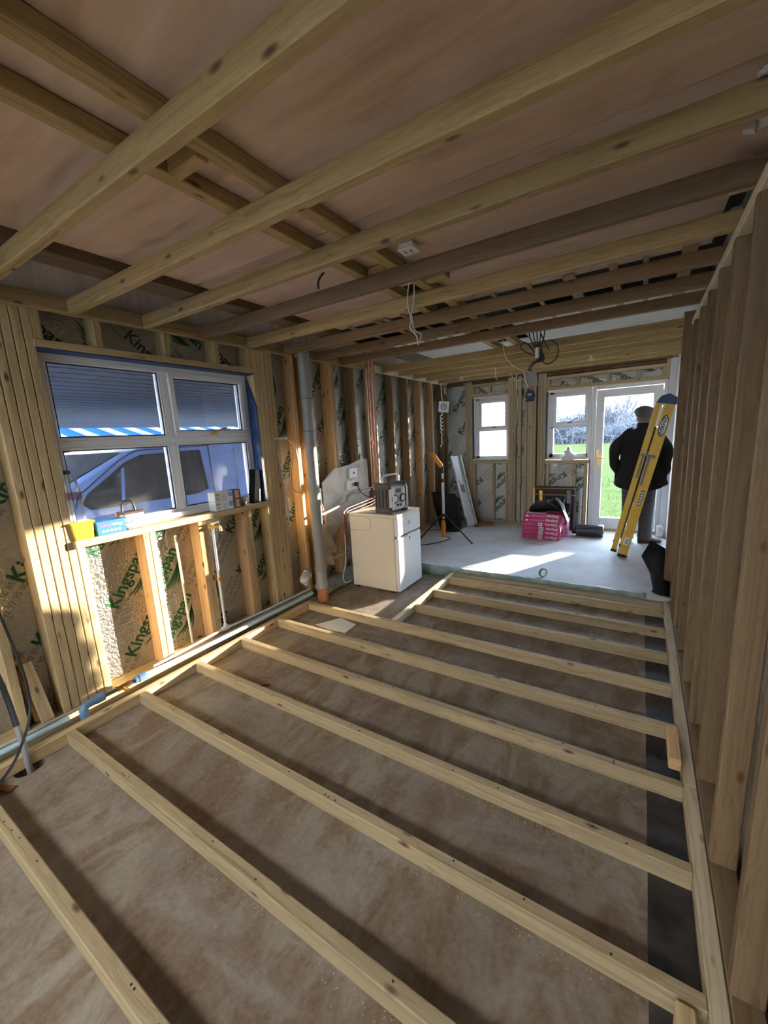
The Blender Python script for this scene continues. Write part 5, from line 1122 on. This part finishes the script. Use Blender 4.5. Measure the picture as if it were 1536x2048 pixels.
MB().obox(cc, ex_*0.085, ey_*0.085, nn*0.002).build('card', PAPER, sg_)
mb = MB(); ring = []
for r_ in (0.05, 0.038): ring += [cc+nn*0.003+ex_*r_*math.cos(2*PI*k/24)+ey_*r_*math.sin(2*PI*k/24) for k in range(24)]
mb.add(ring, [(k, (k+1) % 24, 24+(k+1) % 24, 24+k) for k in range(24)]); mb.add([cc+nn*0.003+ex_*a+ey_*b for a, b in ((-.022, -.006), (.022, -.006), (.018, .01), (-.015, .01))], [(0,1,2,3)])
mb.build('ring_emblem', base('navy_ink', (0.03, 0.05, 0.16), 0.6), sg_, fixn=False)
coil = []
for k in range(60): t = k/59*2*PI*5; coil.append((-0.10+0.01*math.sin(t), 6.18+0.035*math.cos(t)+0.002*k/10, 1.93-0.30*k/59+0.01*math.sin(t)))
cable('coiled_cable', [(-0.10, 6.20, 2.42), (-0.09, 6.19, 2.30), (-0.095, 6.21, 2.22), (-0.08, 6.20, 2.13)]+coil[::3]+[(-0.09, 6.16, 1.55), (-0.10, 6.18, 1.46), (-0.11, 6.15, 1.42)], 0.008, CABLEW, 'coil of white cable hanging on the far left studs', k=3)
# ladder
ld = empty('stepladder', (2.60, 5.5, ZF), 'yellow fibreglass stepladder folded and leaning by the door', 'ladder')
Lf = Vector((2.545, 0, ZF)); Lt = Vector((2.905, 0, 1.83)); ld_ = (Lt-Lf).normalized(); lp = Vector((-ld_.z, 0, ld_.x)); LL = (Lt-Lf).length
yA, yB = 5.30, 5.74
def lpt(s, o, y_): v_ = Lf+ld_*s+lp*o; return Vector((v_.x, y_, v_.z))
for y_ in (yA, yB):
    st = MB().obox(lpt(LL/2+0.02, 0, y_), ld_*(LL/2-0.02), lp*0.046, (0, 0.012, 0)).build('front_stile', LADDERY, ld, bevel=0.003)
    MB().obox(lpt(0.018, 0, y_), ld_*0.018, lp*0.05, (0, 0.018, 0)).build('rubber_foot', BLACK, st)
    rs = MB().obox(lpt((LL+0.05)/2, 0.100, y_), ld_*((LL-0.09)/2), lp*0.027, (0, 0.012, 0)).build('rear_stile', LADDERY, ld, bevel=0.003)
    MB().obox(lpt(0.055, 0.100, y_), ld_*0.016, lp*0.030, (0, 0.016, 0)).build('rubber_foot', BLACK, rs)
    MB().obox(lpt(1.02, 0.035, y_-0.016 if y_ == yA else y_+0.016), ld_*0.16, lp*0.012, (0, 0.003, 0)).build('spreader', STEEL, ld)
    MB().obox(lpt(1.06, 0.095, y_-0.016 if y_ == yA else y_+0.016), ld_*0.13, lp*0.010, (0, 0.003, 0)).build('spreader', STEEL, ld)
    MB().obox(lpt(1.19, 0.05, y_-0.017 if y_ == yA else y_+0.017), ld_*0.014, lp*0.07, (0, 0.004, 0)).build('bracket', STEEL, ld)
for k in range(1, 6): MB().obox(lpt(0.30*k, 0.0, (yA+yB)/2), ld_*0.012, lp*0.045, (0, (yB-yA)/2-0.012, 0)).build('tread', ALU, ld, bevel=0.002)
for k in range(1, 5): MB().obox(lpt(0.36*k, 0.100, (yA+yB)/2), ld_*0.015, lp*0.012, (0, (yB-yA)/2-0.012, 0)).build('rear_rung', ALU, ld)
MB().prism([lpt(LL-0.02, -0.058, yA-0.03), lpt(LL-0.02, 0.128, yA-0.03), lpt(LL+0.05, 0.10, yA-0.03), lpt(LL+0.085, 0.03, yA-0.03), lpt(LL+0.05, -0.05, yA-0.03)], (0, yB-yA+0.06, 0)).build('top_cap', LADDERB, ld, bevel=0.006)
mb = MB(); oc = lpt(1.52, 0, yA-0.0135); el = []
for r1, r2, mi in ((0.115, 0.036, 0), (0.103, 0.029, 1)):
    pts_ = [oc+Vector((0, -0.0006*(mi+1), 0))+ld_*r1*math.cos(2*PI*k/24)+lp*r2*math.sin(2*PI*k/24) for k in range(24)]; mb.add(pts_, [tuple(range(24))], mi)
addtext(mb, 'WERNER', oc+Vector((0, -0.002, 0)), ld_, lp, 0.05, 0, True)
mb.build('logo_sticker', [BLACKINK, WHITEINK], ld, fixn=False); mb = MB()
sc_ = lpt(0.72, -0.005, yA-0.0135); mb.add([sc_+ld_*a+lp*b for a, b in ((-.09, -.018), (.09, -.018), (.09, .018), (-.09, .018))], [(0,1,2,3)], 2)
for k in range(5): mb.add([sc_+Vector((0, -0.001, 0))+ld_*(-0.075+0.032*k+a)+lp*b for a, b in ((0, -.011), (.018, -.011), (.018, .011), (0, .011))], [(0,1,2,3)], 1)
mb.build('grey_sticker', [BLACKINK, WHITEINK, GREYSTRIP], ld, fixn=False); mb = MB()
sc_ = lpt(0.20, 0.0, yA-0.0135); mb.add([sc_+ld_*a+lp*b for a, b in ((-.045, -.028), (.045, -.028), (.045, .028), (-.045, .028))], [(0,1,2,3)], 1)
for k in range(3): mb.add([sc_+Vector((0, -0.001, 0))+ld_*(-0.03+0.022*k+a)+lp*b for a, b in ((0, -.02), (.010, -.02), (.010, .015), (0, .015))], [(0,1,2,3)], 2)
mb.build('white_sticker', [BLACKINK, WHITEINK, GREYSTRIP], ld, fixn=False)
# ================================================================== PERSON
PB = Vector((2.675, 6.06, ZF))
pe = empty('person', PB, 'person in black jacket and grey flat cap looking out of the door', 'person')
def pp_(x, y_, z): return PB+Vector((x, y_, z))
# body: one skinned figure
bv = [(0,0,.93),(0,-.01,1.1),(0,-.015,1.28),(0,0,1.42),(0,.01,1.50),(0,.02,1.56),
      (-.09,0,.88),(-.10,.01,.48),(-.105,-.01,.09),(-.115,.10,.04), (.09,0,.88),(.085,.0,.48),(.085,-.02,.09),(.16,.05,.04),
      (-.17,-.01,1.38),(-.28,-.06,1.13),(-.215,.11,.93),(-.19,.17,.87), (.17,-.01,1.38),(.26,-.06,1.08),(.205,.11,.90),(.18,.17,.85)]
be = [(0,1),(1,2),(2,3),(3,4),(4,5),(0,6),(6,7),(7,8),(8,9),(0,10),(10,11),(11,12),(12,13),(3,14),(14,15),(15,16),(16,17),(3,18),(18,19),(19,20),(20,21)]
brd = [.11,.105,.11,.065,.05,.052,.07,.048,.036,.03,.07,.048,.036,.03,.04,.032,.028,.025,.04,.032,.028,.025]
me = bpy.data.meshes.new('body'); me.from_pydata(bv, be, []); me.materials.append(SKIN)
bo = bpy.data.objects.new('body', me); COL.objects.link(bo); bo.parent = pe
sk = bo.modifiers.new('skin', 'SKIN'); 
for i, r_ in enumerate(brd): me.skin_vertices[0].data[i].radius = (r_, r_)
me.skin_vertices[0].data[0].use_root = True
su = bo.modifiers.new('sub', 'SUBSURF'); su.levels = 1; su.render_levels = 1
# head with face, ears
hd = MB(); hc = pp_(0.012, 0.03, 1.60)
ringsH = []
for z, rx, ry, oy in ((-.125, .05, .055, .0), (-.10, .062, .075, .01), (-.07, .070, .088, .012), (-.02, .076, .096, .008), (.03, .078, .10, .0), (.07, .072, .094, -.004), (.10, .05, .07, -.006), (.115, .015, .02, -.006)):
    ringsH.append((hc+Vector((0, oy, z)), (rx,0,0), (0,ry,0)))
hd.rings(ringsH, 20)
hd.ball(hc+Vector((0, .105, -.02)), .014, .022, .022, 8, 6)
for s in (-1, 1): hd.ball(hc+Vector((s*.08, -.005, -.015)), .012, .022, .034, 8, 6)
for s in (-1, 1): hd.ball(hc+Vector((s*.03, .092, .01)), .012, .008, .008, 8, 5)
hd.box(hc+Vector((-.024, .088, -.068)), hc+Vector((.024, .098, -.06)))
hdo = hd.build('head', SKIN, pe, smooth=True, angle=60)
mb = MB(); mb.rings([(hc+Vector((0, -.006, z)), (rx,0,0), (0,ry,0)) for z, rx, ry in ((-.055, .069, .088), (-.03, .077, .098), (.01, .081, .104), (.045, .080, .103))], 20, cap=False)
hair = mb.build('hair', HAIR, pe, smooth=True)
bm = bmesh.new(); bm.from_mesh(hair.data); lim = hc.y-PB.y+0.035
bmesh.ops.bisect_plane(bm, geom=bm.verts[:]+bm.edges[:]+bm.faces[:], plane_co=(0, lim, 0), plane_no=(0,1,0), clear_outer=True); bm.to_mesh(hair.data); bm.free()
cap = MB(); tl_ = Vector((0, 0.03, -.012))
cap.rings([(hc+Vector((0, -.004, .0)), (.080,0,0), (0,.103,0)), (hc+Vector((0, -.010, .02)), (.098,0,-.004), (0,.118,0)), (hc+Vector((-.004, -.010, .05)), (.113,0,-.006), (0,.130,-.006)), (hc+Vector((-.004, -.004, .082)), (.112,0,-.008), (0,.130,-.010)), (hc+Vector((-.002, .004, .106)), (.095,0,-.008), (0,.115,-.014)), (hc+Vector((0, .010, .122)), (.062,0,-.006), (0,.08,-.012)), (hc+Vector((0, .012, .128)), (.01,0,0), (0,.01,0))], 24)
cpo = cap.build('flat_cap', TWEED, pe, smooth=True, angle=70)
mb = MB(); mb.rings([(hc+Vector((0, .075, .035)), (.075,0,0), (0,.075,-.016)), (hc+Vector((0, .075, .045)), (.075,0,0), (0,.078,-.016))], 20); mb.build('cap_peak', TWEED, cpo, smooth=True)
# jacket
ck = MB(); RG = []
for z, rx, ry, ox, oy in ((.735, .29, .175, .0, .0), (.75, .295, .18, .0, .0), (.84, .275, .175, 0, 0), (.95, .25, .165, 0, 0), (1.06, .235, .155, 0, -.005), (1.18, .235, .15, 0, -.01), (1.30, .235, .145, 0, -.015), (1.38, .215, .13, 0, -.01), (1.43, .165, .11, 0, -.005), (1.465, .105, .09, .005, .005), (1.475, .08, .08, .008, .012), (1.53, .078, .085, .01, .02), (1.535, .06, .065, .01, .02)):
    RG.append((pp_(ox, oy, z), (rx,0,0), (0,ry,0)))
n = 32; vs = []; fs = []
for i, (c, a, b) in enumerate(RG):
    for k in range(n):
        t = 2*PI*k/n; p = Vector(c)+Vector(a)*math.copysign(abs(math.cos(t))**0.8, math.cos(t))+Vector(b)*math.copysign(abs(math.sin(t))**0.8, math.sin(t))
        fold = max(0, (8-i)/8)*0.012; p += Vector((math.cos(t), math.sin(t), 0))*fold*math.sin(5*t+0.7)+Vector((0,0,1))*(0.03*math.cos(2*t)*(1 if i < 2 else 0))
        vs.append(p)
for i in range(len(RG)-1):
    for k in range(n): fs.append((i*n+k, i*n+(k+1) % n, (i+1)*n+(k+1) % n, (i+1)*n+k))
fs.append(tuple(reversed(range(n)))); fs.append(tuple((len(RG)-1)*n+k for k in range(n)))
ck.add(vs, fs)
jk = ck.build('jacket', WOOL, pe, smooth=True, angle=60)
for s, sh, elb, wr_ in ((-1, (-.165, -.01, 1.385), (-.295, -.07, 1.13), (-.215, .10, .88)), (1, (.165, -.01, 1.375), (.255, -.07, 1.05), (.205, .10, .84))):
    path = smoothpath([pp_(s*.10, -.005, 1.40), pp_(*sh), (pp_(*sh)+pp_(*elb))/2+Vector((s*.03, 0, .01)), pp_(*elb), (pp_(*elb)+pp_(*wr_))/2+Vector((s*.02, 0, 0)), pp_(*wr_)], 4)
    rr_ = [(.07+.012*math.sin(i*0.9)) if i < len(path)*0.6 else .062+.006*math.sin(i*1.3) for i in range(len(path))]
    rr_[0] = .05
    MB().tube(path, rr_, 14).build('sleeve', WOOL, jk, smooth=True, angle=60)
    MB().obox(pp_(s*.262, .07, .82), (.02, 0, 0), (0, .085, 0), (0, 0, .075)).build('pocket_flap', WOOL, jk, bevel=0.012)
# trousers and shoes
tm = MB()
for s, xs in ((-1, (-.095, -.10, -.105, -.11)), (1, (.085, .085, .085, .09))):
    L = []
    for z, rx, ry, x in ((.86, .105, .125, xs[0]*.8), (.72, .098, .115, xs[0]), (.50, .085, .095, xs[1]), (.35, .078, .09, xs[2]), (.18, .075, .088, xs[2]), (.09, .08, .095, xs[3]), (.055, .078, .098, xs[3])):
        L.append((pp_(x+.004*math.sin(z*40), 0.004*math.cos(z*50), z), (rx,0,0), (0,ry,0)))
    tm.rings(L, 16)
tm.rings([(pp_(0, 0, z), (rx,0,0), (0,ry,0)) for z, rx, ry in ((.80, .16, .12), (.86, .185, .135), (.95, .18, .13))], 18)
tm.build('trousers', TROUSER, pe, smooth=True, angle=60)
for x0, y0, a in ((-.11, .02, D(100)), (.10, -.01, D(28))):
    dx, dy = math.cos(a), math.sin(a); L = []
    for t, w, h in ((-.085, .02, .03), (-.08, .038, .05), (-.03, .042, .065), (.05, .045, .06), (.12, .05, .04), (.17, .042, .03), (.20, .02, .02)):
        L.append((pp_(x0+dx*t, y0+dy*t, h*0.55+0.012), (-dy*w, dx*w, 0), (0, 0, h*0.55)))
    sh_ = MB().rings(L, 12).build('shoe', LEATHER, pe, smooth=True, angle=60)
    L = [(pp_(x0+dx*.055, y0+dy*.055, z), (dx*.148, dy*.148, 0), (-dy*.05, dx*.05, 0)) for z in (0.001, 0.016)]
    MB().rings(L, 18).build('sole', base('brown_sole', (0.16, 0.07, 0.03), 0.6), sh_)
# ================================================================== CEILING SERVICES
cs_ = empty('ceiling_socket', (1.66, 1.93, 2.50), 'white double socket plate fixed face-down above the joists', 'socket')
MB().box((1.615, 1.895, 2.522), (1.695, 1.97, 2.5455)).build('back_box', WHITE, cs_, bevel=0.003); MB().box((1.61, 1.89, 2.514), (1.70, 1.975, 2.522)).build('face', WHITE, cs_, bevel=0.003)
for k in range(2): MB().box((1.635+0.03*k, 1.92, 2.512), (1.642+0.03*k, 1.94, 2.514)).build('pin_hole', GREYINK, cs_)
def yz(u, v, y_): return PY(y_, u, v)
cable('pale_drop_cable', [yz(822, 500, 2.06), yz(818, 560, 2.30), yz(815, 605, 2.38), yz(822, 640, 2.38), yz(820, 655, 2.38), yz(833, 672, 2.38), yz(836, 690, 2.38)], 0.004, CABLEW, 'thin pale cable dropping from the ceiling socket')
cable('pale_drop_cable', [yz(828, 500, 2.06), yz(828, 565, 2.30), yz(828, 600, 2.39), yz(823, 628, 2.39), yz(829, 660, 2.39), yz(842, 668, 2.39), yz(839, 682, 2.39)], 0.004, CABLEW, 'second pale cable twisted beside the ceiling socket drop')
cable('black_cable_stub', [yz(657, 538, 1.95), yz(645, 548, 1.93), yz(637, 562, 1.92), yz(637, 578, 1.92)], 0.006, CABLEB, 'short black cable end poking below a joist')
hub = yz(1080, 715, 4.40)
cbn = empty('cable_bundle', hub, 'tangled bundle of black cables hanging over the far room', 'cables')
def bcab(pts, r_, mat=CABLEB, nm='cable', n=6): return MB().tube(smoothpath(pts), r_, n).build(nm, mat, cbn, smooth=True)
for i, (u, v, r_) in enumerate(((1058, 672, .006), (1066, 670, .006), (1073, 668, .006), (1080, 668, .006), (1088, 668, .006))):
    bcab([yz(u, v-30, 4.30), yz(u+1, v, 4.38), yz(u*0.4+1078*0.6, 695, 4.40), hub+Vector((0.01*i, 0, -0.02)), yz(1062+3*i, 725, 4.40)], r_)
bcab([hub, yz(1092, 728, 4.40), yz(1110, 720, 4.41), yz(1117, 700, 4.41), yz(1110, 684, 4.41), yz(1098, 680, 4.40)], 0.006, nm='cable_loop')
bcab([yz(1082, 668, 4.42), yz(1090, 685, 4.41), yz(1098, 699, 4.40)], 0.006)
bcab([hub, yz(1055, 706, 4.40), yz(1042, 696, 4.40), yz(1047, 685, 4.40), yz(1058, 690, 4.40), yz(1068, 706, 4.40)], 0.006, nm='cable_loop')
bcab([yz(1075, 695, 4.39), yz(1074, 715, 4.39)], 0.02, WHITE, 'sleeve', 10)
jb = empty('junction_box', yz(1062, 770, 4.42), 'grey junction box dangling from the black cables', 'electrical box')
c = yz(1064, 757, 4.42); MB().obox(c, Vector((0.045, 0.02, -0.0)), Vector((-0.008, 0.02, 0)), Vector((0.012, 0, -0.07))).build('lid', CABLEG, jb, bevel=0.004)
MB().obox(c+Vector((-0.055, -0.01, -0.015)), Vector((0.008, 0.0, 0)), Vector((0, 0.018, 0)), Vector((0.02, 0, -0.075))).build('open_side', WHITE, jb, bevel=0.003)
for k in range(2): MB().tube(smoothpath([hub+Vector((0.02*k, 0, 0)), yz(1058+4*k, 735, 4.41), c+Vector((-0.01+0.02*k, 0, 0.06))]), 0.006, 6).build('tail', CABLEB, jb, smooth=True)
cable('thin_ceiling_wire', [yz(1006, 678, 4.30), yz(1010, 712, 4.35), yz(1030, 735, 4.36), yz(1048, 742, 4.36), yz(1046, 757, 4.36), yz(1030, 760, 4.36), yz(1020, 745, 4.36)], 0.004, CABLEW, 'thin pale wire loop left of the cable bundle')
cable('short_white_wire', [Vector((yz(991, 740, 5.375).x, 5.375, 2.4175)), yz(991, 744, 5.35), yz(990, 750, 5.34), yz(994, 760, 5.34)], 0.005, CABLEW, 'short pale wire hanging below the rear joists')
cable('white_pull_cord', [Vector((yz(1033, 752, 6.23).x, 6.23, 2.4175)), yz(1033, 764, 6.35), yz(1034, 795, 6.50), yz(1034, 830, 6.57), yz(1030, 852, 6.59), yz(1025, 866, 6.592)], 0.007, CABLEW, 'pale cable hanging in front of the far studs')
for i, (u, v, y_, lb) in enumerate(((923, 757, 5.80, 'white wire knot below the rear joists near the small window'), (1182, 718, 5.38, 'white wire end below the rear joists over the door'))):
    p = yz(u, v, y_); mb = MB()
    mb.tube([p, p+Vector((0, 0.01, 2.43-p.z))], 0.004, 5)
    for k in range(4): mb.torus(p+Vector((0.012*math.sin(k*2), 0, 0.012*math.cos(k*2))), 0.016, 0.004, (math.cos(k), 1, math.sin(k)), 14, 5)
    tag(mb.build('wire_knot', CABLEW, smooth=True), lb, 'cable')
# broken plaster lumps along the right ceiling edge
for i, (x, y_, s) in enumerate(((2.90, 1.75, 1.1), (2.915, 2.18, 1.2), (2.93, 2.62, 0.8))):
    rr = random.Random(40+i); mb = MB()
    for k in range(7): mb.obox((x+rr.uniform(-.04, .04), y_+rr.uniform(-.1, .1), 2.515+rr.uniform(-.012, .012)), (rr.uniform(.01, .03)*s, rr.uniform(-.01, .01), 0), (rr.uniform(-.01, .01), rr.uniform(.01, .035)*s, 0), (0, rr.uniform(-.01, .01), rr.uniform(.006, .018)))
    tag(mb.build('broken_plaster', PLASTER, bevel=0.003), ('nearest', 'middle', 'farthest')[i]+' crumbling plaster lump at the right ceiling edge', 'plaster', 'plaster lumps at the ceiling edge')
